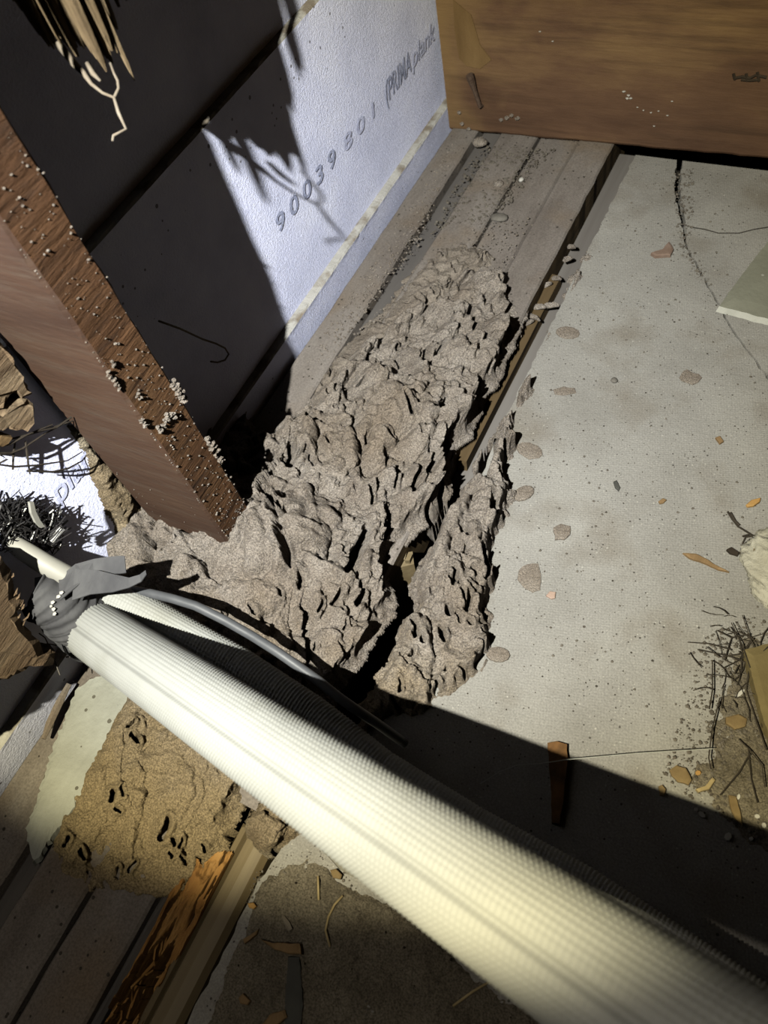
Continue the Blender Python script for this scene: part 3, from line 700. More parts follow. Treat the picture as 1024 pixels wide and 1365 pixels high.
# ------------------------------------------------------------------ hanging rotten timber, top left
hc_ = thing('rotten_timber', (-.62, .52, .95), 'fibrous rotten timber hanging at the very top left with a pale root below', 'rotten timber')
HB = (-.62, .52, .95)
rr = random.Random(21)
low = [(0, -10), (20, 4), (38, 25), (52, 48), (62, 58), (76, 72), (92, 68), (104, 78), (118, 66), (130, 88), (143, 96), (150, 92), (153, 60), (158, 34), (168, 5), (175, -15)]
lowp = np.array(low, float)
def low_y(px): return float(np.interp(px, lowp[:, 0], lowp[:, 1]))
# the solid part of the decayed timber behind the fibres, its ragged lower edge hanging towards the wall
LT = TORCH
def on_x(pxl, x):              # the point at depth x between the torch and its shadow mark on the wall
    wpt = pxp(*pxl, -.762); t = (x - LT[0]) / (wpt[0] - LT[0]); return LT + (wpt - LT) * t
rg = random.Random(3)
def hang(b, q, r, L, lean=(-.006, .004)):
    q = np.array(q); up = np.array([lean[0], lean[1], L])
    b.tube([q, q + up * .05 + np.array([0, 0, .002]), q + up * .18, q + up * .5, q + up], [r * .2, r * .7, r, r * 1.25, r * 1.5], 5)
b = MB()                       # a few long slivers hanging in front, out of the frame
for p in ((353, 271), (348, 250), (318, 232)):
    for x in np.arange(-.64, -.50, .004):
        q = on_x(p, x); v = R.T @ (q - CAM); ix, iy = v[0] / v[2] * F + 512, v[1] / v[2] * F + 682.5
        if iy < low_y(max(0, min(ix, 172))) - 2 or ix < -12: break
    hang(b, q, .0030, rg.uniform(.16, .20))
o = b.build('wood_sliver', 'rot', hc_, HB); o['kind'] = 'stuff'
b = MB()
dp = lambda px: float(np.interp(px, [0, 40, 60, 78, 104, 130, 150, 165], [.700, .700, .701, .702, .703, .704, .706, .716]))
for layer, off in enumerate((0.0, .012, .022)):   # the torn face: tapering fibres side by side
    for px in np.arange(2, 170, 3.2):
        px = px + rr.uniform(-1.5, 1.5); yy = low_y(max(px, 0)) - 6 * layer - rr.random() ** 2 * 30
        if layer == 0 and rr.random() < .22: yy -= 40
        hang(b, pd(px, yy, dp(px) + off + rr.uniform(-.004, .006)), rr.uniform(.0026, .0052), rr.uniform(.18, .24), (rr.uniform(-.012, .006), rr.uniform(-.006, .012)))
for p in ((388, 190), (389, 170), (391, 150), (389, 130), (392, 205), (401, 104), (404, 94), (398, 82), (404, 232)):
    hang(b, on_x(p, -.612), .003, .3)
b.build('wood_fibre', 'rot', hc_, HB)['kind'] = 'stuff'
b = MB()
rp = [pd(*p, .70) for p in ((78, 58), (98, 84), (112, 98), (122, 112), (137, 124), (152, 130), (158, 150), (168, 172), (151, 181), (150, 188))]
b.tube(rp, [.0036, .0036, .0028, .0018, .0014, .0015, .0018, .0013, .0015, .0011], 6)
rp2 = [pd(*p, .70) for p in ((152, 130), (158, 118), (157, 108), (152, 98), (147, 84))]; b.tube(rp2, [.0013, .0013, .0014, .0012, .0012], 6)
rp3 = [pd(*p, .695) for p in ((116, 84), (124, 98), (134, 108))]; b.tube(rp3, [.002, .0026, .0012], 6)
b.build('root', 'root', hc_, HB, smooth=True)['label'] = 'pale thin forked root'

# ------------------------------------------------------------------ broken timbers at the left edge
def broken_block(name, base, outline_px, xplane, ext, mname, label, cat, group=None, seed=1, amp=2.0):
    t = thing(name, base, label, cat, group)
    rp = raggedline(outline_px, seed, amp, 7)
    P = [pxp(*p, xplane) for p in rp]
    b = MB(); n = len(P); ext = np.array(ext, float)
    c = sum(P) / n
    rings = [[c + (p - c) * .90 + np.array([.006, 0, 0]) for p in P], P, [p + ext * .5 + (p - c) * .05 for p in P], [p + ext for p in P]]
    r = random.Random(seed + 9)
    vs = [q + np.array([r.uniform(-.002, .002) for _ in range(3)]) for ring in rings for q in ring]
    fs = [(k * n + i, k * n + (i + 1) % n, (k + 1) * n + (i + 1) % n, (k + 1) * n + i) for k in range(3) for i in range(n)] + [tuple(range(n)), tuple(3 * n + i for i in range(n))]
    b.add(vs, fs); b.build('split_wood', mname, t, base)
    return t
t = broken_block('broken_timber', pxp(20, 830, -.70), [(-60, 750), (0, 742), (14, 762), (20, 790), (30, 800), (22, 815), (34, 838), (52, 855), (60, 872), (76, 868), (72, 886), (40, 888), (20, 900), (0, 908), (-40, 930), (-120, 985), (-260, 1040), (-260, 800)], -.690, (-.045, 0, .0),
             'splintered', 'split brown timber end with ragged fibres at left edge below the taped pipe', 'broken timber', seed=4)
b = MB(); rr = random.Random(31)
for k in range(150):           # torn slivers standing off its face
    p = (rr.uniform(-30, 34), rr.uniform(770, 892)); a = pxp(*p, -.690); L = rr.uniform(.005, .014)
    d = np.array([0.0, .85 + rr.uniform(-.1, .1), -.1 + (p[1] - 830) * -.006]); d = d / np.linalg.norm(d)
    if p[0] > 12 + (p[1] - 760) * .35: continue
    b.tube([a, a + d * L * .5 + np.array([.002, 0, 0]), a + d * L], [.0010, .0014, .0005], 4)
o = b.build('sliver', 'splintered', t, pxp(20, 830, -.70)); o['kind'] = 'stuff'
broken_block('broken_timber', pxp(15, 510, -.70), [(-50, 420), (-6, 448), (24, 492), (42, 524), (30, 530), (18, 520), (0, 545), (-50, 560)], -.735, (-.022, 0, .0), 'splintered', 'greyish broken timber scrap just left of the stud, upper of two', 'broken timber', 'broken timber scraps left of the stud', 5)
broken_block('broken_timber', pxp(20, 550, -.70), [(-50, 560), (0, 552), (14, 540), (36, 532), (46, 546), (45, 564), (34, 573), (10, 570), (-50, 590)], -.732, (-.024, 0, 0), 'splintered', 'paler broken timber scrap left of the stud, lower of two', 'broken timber', 'broken timber scraps left of the stud', 6)
broken_block('broken_timber', pxp(5, 585, -.70), [(-40, 582), (0, 578), (12, 580), (8, 590), (-40, 600)], -.735, (-.012, 0, 0), 'chip', 'small pale wood sliver at left edge above the dark rootlets', 'broken timber', None, 7)

# rootlets
t = thing('rootlets', pxp(30, 590, -.72), 'fine dark rootlets hanging before the white board at left edge', 'roots')
RB = pxp(30, 590, -.72)
for k, pts in enumerate((((-10, 588), (20, 584), (60, 573), (100, 560)), ((-10, 604), (15, 604), (30, 598), (60, 578), (85, 565)), ((-10, 618), (20, 622), (50, 620), (90, 614), (110, 602)), ((40, 628), (70, 629), (92, 624), (110, 614), (114, 608)),
                         ((34, 588), (36, 604), (38, 620), (40, 632)), ((-10, 596), (14, 592), (35, 580), (70, 566)), ((20, 590), (18, 604), (17, 626)), ((-10, 622), (10, 612), (0, 606)), ((50, 575), (75, 570), (95, 556)))):
    b = MB(); b.tube([pxp(*p, -.742 + .005 * (k % 3)) for p in pts], [.0011, .0014, .0013, .0009, .0007][:len(pts)], 5); b.build('rootlet', 'hair', t, RB)
# wire loop in the dark
t = thing('wire_loop', pxp(280, 480, -.70), 'thin curled pale wire end in the dark between stud and wall', 'wire')
pts = [pxp(*p, x) for *p, x in ((212, 428, -.66), (240, 438, -.68), (270, 452, -.69), (288, 458, -.69), (300, 464, -.69), (305, 472, -.69), (300, 480, -.69), (290, 483, -.69), (281, 482, -.69))]
b = MB(); b.tube(pts, .0014, 6); b.build('wire', 'root', t, pxp(280, 480, -.70), smooth=True)

# dark fibre tangle
t = thing('fibre_tangle', pxp(40, 698, -.735), 'black springy fibre tangle on the wall above the taped pipe', 'fibre mat')
TB = pxp(40, 698, -.735); rr = random.Random(8); b = MB()
for k in range(420):
    cx = rr.uniform(-20, 78); cy = 698 + rr.uniform(-27, 26) * (1 if cx < 60 else .7) + (8 if cx > 55 else 0)
    c = pxp(cx, cy, -.760 + rr.uniform(0, .016)); d = np.array([rr.uniform(-.3, .3), rr.uniform(-1, 1), rr.uniform(-1, 1)]); d /= np.linalg.norm(d)
    e_ = np.cross(d, np.array([1.0, .2, .1])); L = rr.uniform(.008, .02)
    b.tube([c - d * L, c - d * L * .3 + e_ * L * .5, c + d * L * .4 + e_ * L * .3, c + d * L], .00085, 3)
o = b.build('tangle', 'fibre', t, TB); o['kind'] = 'stuff'
b = MB(); rr = random.Random(3)
for k in range(14):
    c = pxp(70 + rr.uniform(-6, 4), 718 + rr.uniform(-6, 6), -.728); b.tube([c, c + np.array([.004, rr.uniform(.012, .03), rr.uniform(-.012, .004)])], [.0012, .0005], 3)
o = b.build('loose_fibre', 'fibre', t, TB); o['kind'] = 'stuff'
t = thing('plastic_strip', pxp(48, 688, -.70), 'small white plastic strip lying on the black fibre tangle', 'strip')
b = MB(); P = [pxp(*p, -.700) for p in ((40, 670), (45, 669), (48, 682), (54, 694), (60, 702), (55, 704), (48, 697), (42, 684))]; b.prism(P, (-.004, 0, 0)); b.build('strip', 'pvc', t, pxp(48, 688, -.70))

# ------------------------------------------------------------------ the insulated pipe
P0 = np.array([-.674, .119, .148]); PD = np.array([.8884, -.1264, .4413]); PD /= np.linalg.norm(PD)
pipe = thing('insulated_pipe', P0, 'thick white insulated pipe with waffle texture running to lower right', 'pipe')
U = np.cross(PD, np.array([0, 0, 1.0])); U /= np.linalg.norm(U); Vv = np.cross(U, PD)   # U = -Y side, Vv = up
def waffle_tube(axis_pts, r, pitch, parent, base, name, matn, amp=.0032, seam=None, sub=3):
    A = [np.array(p) for p in axis_pts]
    L = np.concatenate([[0], np.cumsum([np.linalg.norm(q - p) for p, q in zip(A[:-1], A[1:])])])
    n = int(L[-1] / pitch * sub); s = np.linspace(0, L[-1], n)
    C = np.stack([np.interp(s, L, [p[i] for p in A]) for i in range(3)], 1)
    T = np.gradient(C, axis=0); T /= np.linalg.norm(T, axis=1)[:, None]
    Uu = np.cross(T, np.array([0, 0, 1.0])); Uu /= np.linalg.norm(Uu, axis=1)[:, None]; Vu = np.cross(Uu, T)
    na = max(12, int(round(2 * math.pi * r / pitch))); m_ = na * sub
    a = np.linspace(0, 2 * math.pi, m_ + 1)
    S, Aa = np.meshgrid(s, a, indexing='ij')
    bump = np.abs(np.cos(math.pi * S / pitch)) ** .7 * np.abs(np.cos(na * Aa / 2)) ** .7
    rad = r + amp * (bump - .5) + .0012 * fbm(S * 14, Aa * 2, 3, 61)
    if seam is not None:
        da = np.abs((Aa - seam + .05 * (vnoise(S * 6, S * 0, 5) - .5) + math.pi) % (2 * math.pi) - math.pi) * r
        rad = rad - .0040 * np.exp(-(da / .0028) ** 2)
        side = np.exp(-(da / .006) ** 2); rad = rad - amp * .5 * bump * side
    P = C[:, None, :] + rad[..., None] * (np.cos(Aa)[..., None] * Uu[:, None, :] + np.sin(Aa)[..., None] * Vu[:, None, :])
    o = grid_mesh(name, P, np.ones((n - 1, m_), bool), matn, parent, base)
    b = MB(); k = 24
    return o
SEAM = 1.26
waffle_tube([P0 - PD * .03, P0 + PD * 1.45], .0375, .0047, pipe, P0, 'insulation', 'pipe', seam=SEAM)
b = MB(); b.tube([P0 + PD * 1.40, P0 + PD * 1.449], .034, 24); b.build('foam_core', 'pipe', pipe, P0)
b = MB(); b.tube([P0 - PD * .029, P0 + PD * .02], .034, 24); b.build('foam_core', 'pipe', pipe, P0)
# black cloth tape
def tape():
    path = np.array([P0 + PD * .016, P0 - PD * .01, pd(100, 822, .995), pd(80, 808, .975), pd(62, 797, .965), pd(44, 790, .96)])
    L = np.concatenate([[0], np.cumsum(np.linalg.norm(np.diff(path, axis=0), axis=1))])
    s = np.linspace(0, L[-1], 110); a = np.linspace(0, 2 * math.pi, 97)
    C = np.stack([np.interp(s, L, path[:, i]) for i in range(3)], 1)
    for _ in range(60): C[1:-1] = (C[:-2] + 2 * C[1:-1] + C[2:]) / 4
    T = np.gradient(C, axis=0); T /= np.linalg.norm(T, axis=1)[:, None]
    Uu = np.cross(T, np.array([0, 0, 1.0])); Uu /= np.linalg.norm(Uu, axis=1)[:, None]; Vu = np.cross(Uu, T)
    S, A = np.meshgrid(s / L[-1], a, indexing='ij'); ca, sa_ = np.cos(A), np.sin(A)
    rad = .0415 - .012 * sstep(.25, 1, S) + .0030 * fbm(S * 5 + ca, sa_ * 2, 4, 71) + .0016 * (np.floor(S * 7 + .25 * ca + .2 * sa_) % 2) + .0010 * np.sin(S * 70 + 3 * ca + 4 * fbm(ca * 2, sa_ * 2, 2, 72))
    rad = rad * (1 - .45 * (S > .985))
    P = C[:, None, :] + rad[..., None] * (ca[..., None] * Uu[:, None, :] + sa_[..., None] * Vu[:, None, :])
    return grid_mesh('tape_wrap', P, np.ones((109, 96), bool), 'tape', pipe, P0)
tape()
def ribbon(name, ptsL, ptsR, th, matn, parent, base):
    b = MB(); n = len(ptsL); vs = []
    d = np.array([0, 0, -th])
    for l, r in zip(ptsL, ptsR): vs += [l, r, np.array(r) + d, np.array(l) + d]
    fs = [(i * 4 + k, i * 4 + (k + 1) % 4, i * 4 + 4 + (k + 1) % 4, i * 4 + 4 + k) for i in range(n - 1) for k in range(4)] + [(0, 1, 2, 3), tuple((n - 1) * 4 + k for k in range(4))]
    b.add(vs, fs); return b.build(name, matn, parent, base, smooth=False)
ribbon('tape_flap', [pd(*p, d) for *p, d in ((78, 770, .955), (100, 752, .955), (125, 745, .955), (145, 742, .955), (160, 741, .955), (166, 741, .955))], [pd(*p, d) for *p, d in ((80, 800, .935), (106, 778, .945), (128, 768, .955), (148, 765, .955), (163, 764, .955), (168, 763, .955))], .0015, 'tape', pipe, P0)
ribbon('tape_flap', [pd(*p, d) for *p, d in ((100, 758, .95), (130, 760, .945), (150, 765, .945), (172, 770, .94), (186, 766, .94), (194, 760, .935))], [pd(*p, d) for *p, d in ((96, 800, .94), (120, 792, .945), (150, 789, .94), (172, 783, .94), (188, 775, .938), (195, 765, .933))], .0015, 'tape', pipe, P0)
ribbon('tape_flap', [pd(*p, d) for *p, d in ((70, 776, .96), (56, 768, .96), (46, 770, .96))], [pd(*p, d) for *p, d in ((70, 792, .95), (56, 786, .955), (46, 782, .96))], .0015, 'tape', pipe, P0)
ribbon('tape_flap', [pd(*p, d) for *p, d in ((54, 800, .945), (40, 806, .95), (28, 812, .955))], [pd(*p, d) for *p, d in ((66, 836, .95), (52, 832, .955), (36, 828, .96))], .0015, 'tape', pipe, P0)
b = MB(); rr = random.Random(2)
for p in ((78, 795), (82, 790), (70, 803), (68, 808), (71, 812), (73, 818)): crumb(b, pd(*p, .937), .0028, rr, .4)
b.build('white_fleck', 'white', pipe, P0)
# bare white pipe coming out of the tape
b = MB(); q = [pd(110, 786, .975), pd(86, 766, .965), pd(60, 752, .96), pd(38, 738, .955), pd(16, 724, .953), pd(9, 720, .953)]
b.tube(q, [.0135, .0135, .0135, .013, .0115, .006], 18); b.build('bare_pipe', 'pvc', pipe, P0, smooth=True)
# second thinner run behind it
second = thing('insulated_pipe', pd(198, 816, .90), 'thinner white insulated pipe running behind the thick one under the grey cable', 'pipe')
SQ = pd(202, 810, .93)
ax = [pd(156, 792, 1.05), pd(200, 814, 1.035), pd(313, 877, 1.01), pd(412, 943, .975), pd(502, 1014, .935), pd(623, 1090, .885), pd(760, 1165, .835), pd(900, 1260, .775), pd(1040, 1354, .715), pd(1180, 1448, .655)]
waffle_tube(ax, .0235, .0047, second, SQ, 'insulation', 'pipe', seam=None)
cb = thing('grey_cable', pd(260, 803, .80), 'thin grey electrical cable lying on the thinner pipe', 'cable')
b = MB(); cp = [pd(*p, d) for *p, d in ((140, 784, .99), (172, 786, 1.015), (200, 791, 1.003), (230, 798, .992), (262, 808, .984), (300, 827, .976), (335, 847, .966), (370, 869, .952), (400, 890, .942), (425, 908, .932), (448, 927, .926), (472, 944, .925), (505, 966, .94), (540, 991, .96))]
# smooth it
cpa = np.array(cp); tt = np.linspace(0, len(cpa) - 1, 60); cs = [tuple(np.interp(t_, range(len(cpa)), cpa[:, i]) for i in range(3)) for t_ in tt]
b.tube(cs, .0062, 12); b.build('sheath', 'cable', cb, pd(260, 803, .80), smooth=True)

# ------------------------------------------------------------------ small things on the concrete and round about
def flat_piece(name, px_out, z, th, mname, label, cat, group=None, amp=1.0, seed=1, mats=None, tilt=(0, 0)):
    rp = raggedline(list(px_out), seed, amp, 5)
    P = [pz(*p, z + th) for p in rp]; c = sum(P) / len(P)
    P = [p + np.array([0, 0, (p[0] - c[0]) * tilt[0] + (p[1] - c[1]) * tilt[1]]) for p in P]
    base = (c[0], c[1], z)
    b = MB(); n = len(P)
    inner = [c + (p - c) * .82 + np.array([0, 0, th * .22]) for p in P]
    low_ = [np.array([p[0] + (p[0] - c[0]) * .03, p[1] + (p[1] - c[1]) * .03, z + .0002]) for p in P]
    vs = inner + P + low_
    fs = [tuple(range(n))] + [(k * n + i, k * n + (i + 1) % n, (k + 1) * n + (i + 1) % n, (k + 1) * n + i) for k in range(2) for i in range(n)] + [tuple(2 * n + i for i in range(n))[::-1]]
    mi = [0] + [0] * n + [1 if mats else 0] * n + [0]
    b.add(vs, fs); b.mi = mi
    o = b.build(name, mats or [mname], None, base)
    return tag(o, label, cat, group)
def oval(cx, cy, rx, ry, n=10, rot=0.0):
    out = []
    for i in range(n):
        t = 2 * math.pi * i / n; x = rx * math.cos(t); y = ry * math.sin(t)
        out.append((cx + x * math.cos(rot) - y * math.sin(rot), cy + x * math.sin(rot) + y * math.cos(rot)))
    return out
flat_piece('sheet_offcut', [(959, 408), (985, 372), (1024, 322), (1090, 250), (1180, 330), (1100, 440), (1024, 425)], .0, .010, 'tile', 'grey-green flat sheet offcut with pale broken edge at right of the concrete', 'sheet offcut', amp=.6, mats=['tile', 'tile_edge'])
flat_piece('mud_flake', [(738, 703), (748, 698), (760, 701), (760, 712), (752, 719), (740, 719)], 0, .003, 'dust', 'small squarish mud flake on concrete, above the larger mud patch', 'mud flake')
flat_piece('mud_flake', [(692, 760), (703, 752), (717, 751), (721, 765), (720, 786), (710, 789), (698, 782), (690, 772)], 0, .0018, 'dust', 'larger squarish tan mud flake lying on the concrete right of the crust', 'mud flake', seed=2)
flat_piece('mud_flake', [(738, 519), (752, 515), (766, 517), (768, 523), (755, 526), (740, 525)], 0, .0018, 'dust', 'narrow mud crumb strip on concrete right of the gap', 'mud flake', seed=3)
flat_piece('mud_flake', [(906, 503), (916, 492), (924, 497), (936, 503), (930, 510), (914, 509)], 0, .0018, 'dust', 'crumbly mud patch alone on middle of the concrete, left of the crack', 'mud flake', seed=4, amp=3.2)
flat_piece('mud_flake', oval(757, 443, 16, 8, 11, .1), 0, .0018, 'dust', 'low mud patch on concrete near upper end of the crust', 'mud flake', seed=5, amp=3.6)
flat_piece('mud_flake', oval(706, 600, 18, 10, 11, .3), 0, .0018, 'dust', 'low mud patch on concrete beside the crust, upper of two', 'mud flake', seed=6, amp=3.6)
flat_piece('mud_flake', oval(698, 657, 15, 9, 11, -.4), 0, .003, 'dust', 'low mud patch on concrete beside the crust, lower of two', 'mud flake', seed=7, amp=3.6)
flat_piece('mud_flake', oval(664, 872, 16, 10, 11, .1), 0, .003, 'dust', 'tan mud patch on concrete at the lower end of the crust', 'mud flake', seed=8, amp=3.2)
flat_piece('leaf', [(995, 672), (1002, 666), (1014, 664), (1013, 669), (1005, 674), (997, 675)], 0, .004, 'leaf', 'small bright orange dry leaf on concrete at right edge', 'leaf', amp=.3, tilt=(.2, 0))
flat_piece('chip', [(728, 794), (733, 788), (741, 789), (740, 797), (735, 798)], 0, .003, 'pinkchip', 'tiny pinkish white chip on concrete below the large mud flake', 'chip', amp=.4)
flat_piece('chip', [(868, 337), (884, 332), (892, 322), (898, 332), (894, 340), (874, 341)], 0, .006, 'redchip', 'reddish flat chip on concrete near the top of the crack', 'chip', amp=.5)
flat_piece('leaf_scrap', [(818, 642), (822, 640), (827, 650), (825, 654), (820, 649)], 0, .003, 'slate', 'dark curled leaf scrap in middle of concrete', 'leaf scrap', amp=.3)
flat_piece('seed_husk', [(954, 583), (960, 581), (965, 588), (960, 591)], 0, .004, 'chip', 'brown seed husk on concrete below the crumbly mud patch', 'seed husk', amp=.3)
flat_piece('seed_husk', [(878, 668), (884, 664), (889, 666), (885, 670), (880, 671)], 0, .003, 'chip', 'olive brown seed husk on concrete right of the curled scrap', 'seed husk', amp=.3)
flat_piece('bark_scrap', [(969, 732), (975, 729), (986, 736), (984, 740), (974, 737)], 0, .005, 'rot_dark', 'dark bark scrap left of the pale stone', 'bark scrap', amp=.5)
flat_piece('wood_splinter', [(911, 737), (928, 738), (940, 744), (958, 755), (972, 762), (958, 759), (938, 750), (920, 744)], 0, .004, 'chip', 'long thin wood splinter on concrete left of the pale stone', 'splinter', amp=.4)
flat_piece('board_scrap', [(993, 866), (1010, 862), (1024, 858), (1090, 850), (1110, 960), (1040, 1010), (1018, 960), (1004, 905)], 0, .016, 'bark', 'flat tan board scrap at right edge below the pale stone', 'board scrap', amp=.6)
# the pale stone
def rock(name, c, rx, ry, rz, mname, label, cat, seed=1, group=None, rot=0.):
    bmx = bmesh.new(); bmesh.ops.create_icosphere(bmx, subdivisions=5 if rx > .02 else 2, radius=1)
    for v in bmx.verts:
        p = v.co; n1 = float(fbm(np.array(p.x * 1.6 + seed), np.array(p.y * 1.6 + p.z * 2.1), 4, seed)); n2 = float(fbm(np.array(p.x * 5 + seed), np.array(p.y * 5 + p.z * 7), 3, seed + 3))
        s = 1 + .5 * n1 + .26 * n2 + .10 * float(fbm(np.array(p.x * 17 + seed), np.array(p.y * 17 + p.z * 19), 3, seed + 8))
        x, y, z = p.x * rx * s, p.y * ry * s, p.z * rz * s
        x, y = x * math.cos(rot) - y * math.sin(rot), x * math.sin(rot) + y * math.cos(rot)
        v.co = (x * K, y * K, max(z, -rz * .6) * K)
    me = bpy.data.meshes.new(name); bmx.to_mesh(me); bmx.free(); me.materials.append(MT[mname])
    me.polygons.foreach_set('use_smooth', [True] * len(me.polygons))
    o = link(name, me, None, (c[0], c[1], c[2] + rz * .6)); return tag(o, label, cat, group)
c = pz(1058, 775, .02); rock('stone', (c[0], c[1], 0), .055, .075, .03, 'rock', 'large pale rough stone at the right edge of the concrete', 'stone', 5, rot=.9)
for i, (p, r, lab, mt_) in enumerate((((578, 216), .0065, 'tiny bright white pebble on the gritty plate near the beam', 'white'), ((549, 223), .012, 'tan pebble on the gritty plate near the beam', 'mud'), ((636, 194), .017, 'rounded mud lump at foot of the beam near the wall', 'mud'))):
    pass
rock('pebble', pz(695, 241), .0055, .006, .004, 'white', 'tiny bright white pebble on the gritty plate near the beam', 'pebble', 2)
rock('pebble', pz(665, 247), .011, .010, .006, 'mud', 'tan pebble on the gritty plate left of the white one', 'pebble', 3)
rock('pebble', pz(640, 193), .017, .014, .010, 'mud', 'rounded tan mud lump where plate, wall and beam meet', 'pebble', 4)
rock('pebble', pz(666, 291), .018, .013, .005, 'pebble', 'flat round grey pebble half sunk in grit on the plate', 'pebble', 6)
rock('pebble', pz(819, 508), .006, .006, .004, 'pebble', 'small grey pebble alone on the middle of the concrete', 'pebble', 7)
# grit on the plate near the beam, and dust crumbs over plate and slab
def grit(name, px_poly, n, zf, rmin, rmax, mname, seed, label, cat):
    r = random.Random(seed); P = [tuple(pz(*p)[:2]) for p in px_poly]; A = np.array(P); b = MB(); k = 0; t = 0
    while k < n and t < n * 20:
        t += 1
        x = r.uniform(A[:, 0].min(), A[:, 0].max()); y = r.uniform(A[:, 1].min(), A[:, 1].max())
        if polysd(np.array([x]), np.array([y]), P)[0] < 0: continue
        rad = rmin + (rmax - rmin) * r.random() ** 3
        crumb(b, (x, y, zf(x, y) + rad * .3), rad, r); k += 1
    o = b.build(name, mname, None, (0, 0, 0)); return tag(o, label, cat, kind='stuff')
pf = lambda x, y: .001
grit('grit', [(628, 210), (650, 196), (745, 200), (705, 235), (690, 265), (640, 300), (600, 300), (570, 320), (600, 260)], 1100, pf, .001, .0042, 'dirt', 3, 'dark grit scattered on the plate close to the beam', 'grit')
grit('grit', [(610, 190), (620, 170), (450, 420), (400, 500), (440, 480), (560, 330)], 700, lambda x, y: .004, .001, .0035, 'mud', 4, 'brown dust crumbs along foot of the white wall', 'grit')
grit('grit', [(470, 450), (560, 360), (640, 300), (740, 290), (720, 350), (690, 400), (600, 380), (520, 440)], 500, lambda x, y: .004, .0009, .0032, 'mud', 5, 'pale mud crumbs on the plate just above the mud mass', 'grit')
grit('grit', [(720, 470), (800, 330), (860, 230), (960, 240), (1000, 420), (1020, 700), (1000, 1000), (850, 1000), (680, 900), (690, 600)], 520, lambda x, y: .0002, .0006, .0024, 'dirt', 6, 'dark specks of grit strewn over the concrete', 'grit')
grit('grit', [(880, 1040), (940, 850), (1000, 820), (1060, 850), (1100, 1100), (1030, 1130)], 1500, lambda x, y: .0025, .0006, .0030, 'dirt', 7, 'loose dirty grit at lower right of the concrete', 'grit')
grit('grit', [(340, 1160), (430, 1120), (480, 1160), (600, 1230), (560, 1365), (300, 1365), (330, 1200)], 900, lambda x, y: .0012, .0005, .0019, 'dirt', 8, 'brown grit on the dark concrete at the bottom', 'grit')
# mud crumbs fallen into the gap
r = random.Random(9); t = thing('mud_crumbs', (-.365, .95, -.05), 'curled mud crumbs caught in the gap beside the concrete edge', 'mud crumbs')
for (pp, L, th) in (((742, 322), .02, .006), ((726, 356), .012, .005), ((742, 372), .018, .005), ((730, 380), .014, .005), ((712, 424), .03, .005), ((735, 408), .03, .006), ((706, 430), .012, .005), ((690, 448), .012, .006), ((684, 462), .012, .007), ((757, 346), .012, .006), ((762, 330), .016, .005), ((720, 410), .02, .006)):
    b = MB(); c = pz(*pp, -.022); a = r.uniform(-.6, .9)
    pts = [c + np.array([math.cos(a) * L * q + .003 * math.sin(q * 5), math.sin(a) * L * q + .003 * math.cos(q * 4), .004 * math.sin(q * 3)]) for q in (-.5, -.2, .1, .4)]
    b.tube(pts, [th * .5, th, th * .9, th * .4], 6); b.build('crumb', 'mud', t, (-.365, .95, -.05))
# twigs and rootlets at the right edge
t = thing('rootlets', pz(990, 870), 'dark dry rootlets tangled on the concrete below the pale stone', 'roots'); r = random.Random(13); RB = pz(990, 870)
segs = [((917, 856), (945, 858), (975, 866)), ((930, 866), (960, 872), (990, 880)), ((990, 820), (1000, 850), (1012, 878)), ((975, 830), (990, 860), (1000, 890)), ((985, 850), (990, 870), (988, 895)), ((1005, 850), (985, 880), (965, 890)),
        ((955, 840), (975, 850), (1000, 845)), ((960, 930), (950, 970), (945, 1010), (948, 1025)), ((1000, 880), (995, 920), (1008, 960), (1022, 1000)), ((1000, 1005), (985, 1030), (960, 1060)), ((985, 985), (1000, 1000), (1016, 1020), (1020, 1050)),
        ((950, 880), (950, 920), (946, 945)), ((998, 1000), (1002, 1040), (1010, 1070)), ((970, 845), (985, 842), (1005, 852)), ((942, 862), (960, 876), (985, 872)), ((1003, 886), (1012, 874), (1024, 862)), ((1008, 900), (1000, 885), (985, 868))]
for k, pts in enumerate(segs):
    b = MB(); b.tube([pz(*p, .006 + .003 * (k % 4) + .002 * i) for i, p in enumerate(pts)], [r.uniform(.0006, .0010) for _ in pts], 5); b.build('rootlet', 'hair', t, RB)
for k in range(46):
    x = 985 + r.gauss(0, 22); y = 878 + r.gauss(0, 34); a_ = r.uniform(-2.2, .3); l_ = r.uniform(12, 40); c_ = r.uniform(-.5, .5)
    b = MB(); b.tube([pz(x + l_ * q * math.cos(a_ + c_ * q), y - l_ * q * math.sin(a_ + c_ * q), .005 + .008 * r.random()) for q in (-.5, -.17, .17, .5)], r.uniform(.0004, .0008), 4); b.build('rootlet', 'hair', t, RB)
t = thing('rootlets', pz(980, 712), 'small knot of brown rootlets on concrete just left of the pale stone', 'roots'); RB = pz(980, 712)
for k, pts in enumerate((((970, 682), (976, 692), (984, 702)), ((974, 683), (980, 694), (986, 700)), ((990, 715), (1000, 712), (1008, 722), (1000, 730)), ((998, 732), (990, 724), (994, 716), (1006, 714)), ((984, 702), (994, 708), (1010, 718)), ((996, 728), (1004, 734), (1012, 726)))):
    b = MB(); b.tube([pz(*p, .003 + .002 * (k % 3)) for p in pts], .0014, 5); b.build('rootlet', 'hair', t, RB)
flat_piece('leaf', [(893, 1026), (902, 1020), (914, 1024), (922, 1040), (918, 1046), (904, 1042), (896, 1034)], .003, .004, 'leafbrown', 'brown wrinkled leaf at lower right of concrete, upper left of two', 'leaf', amp=.6, tilt=(.1, .1))
flat_piece('leaf', [(878, 1048), (883, 1046), (888, 1052), (886, 1061), (880, 1060)], .003, .003, 'leafbrown', 'small brown leaf at lower right of concrete, near pipe shadow edge', 'leaf', amp=.3)
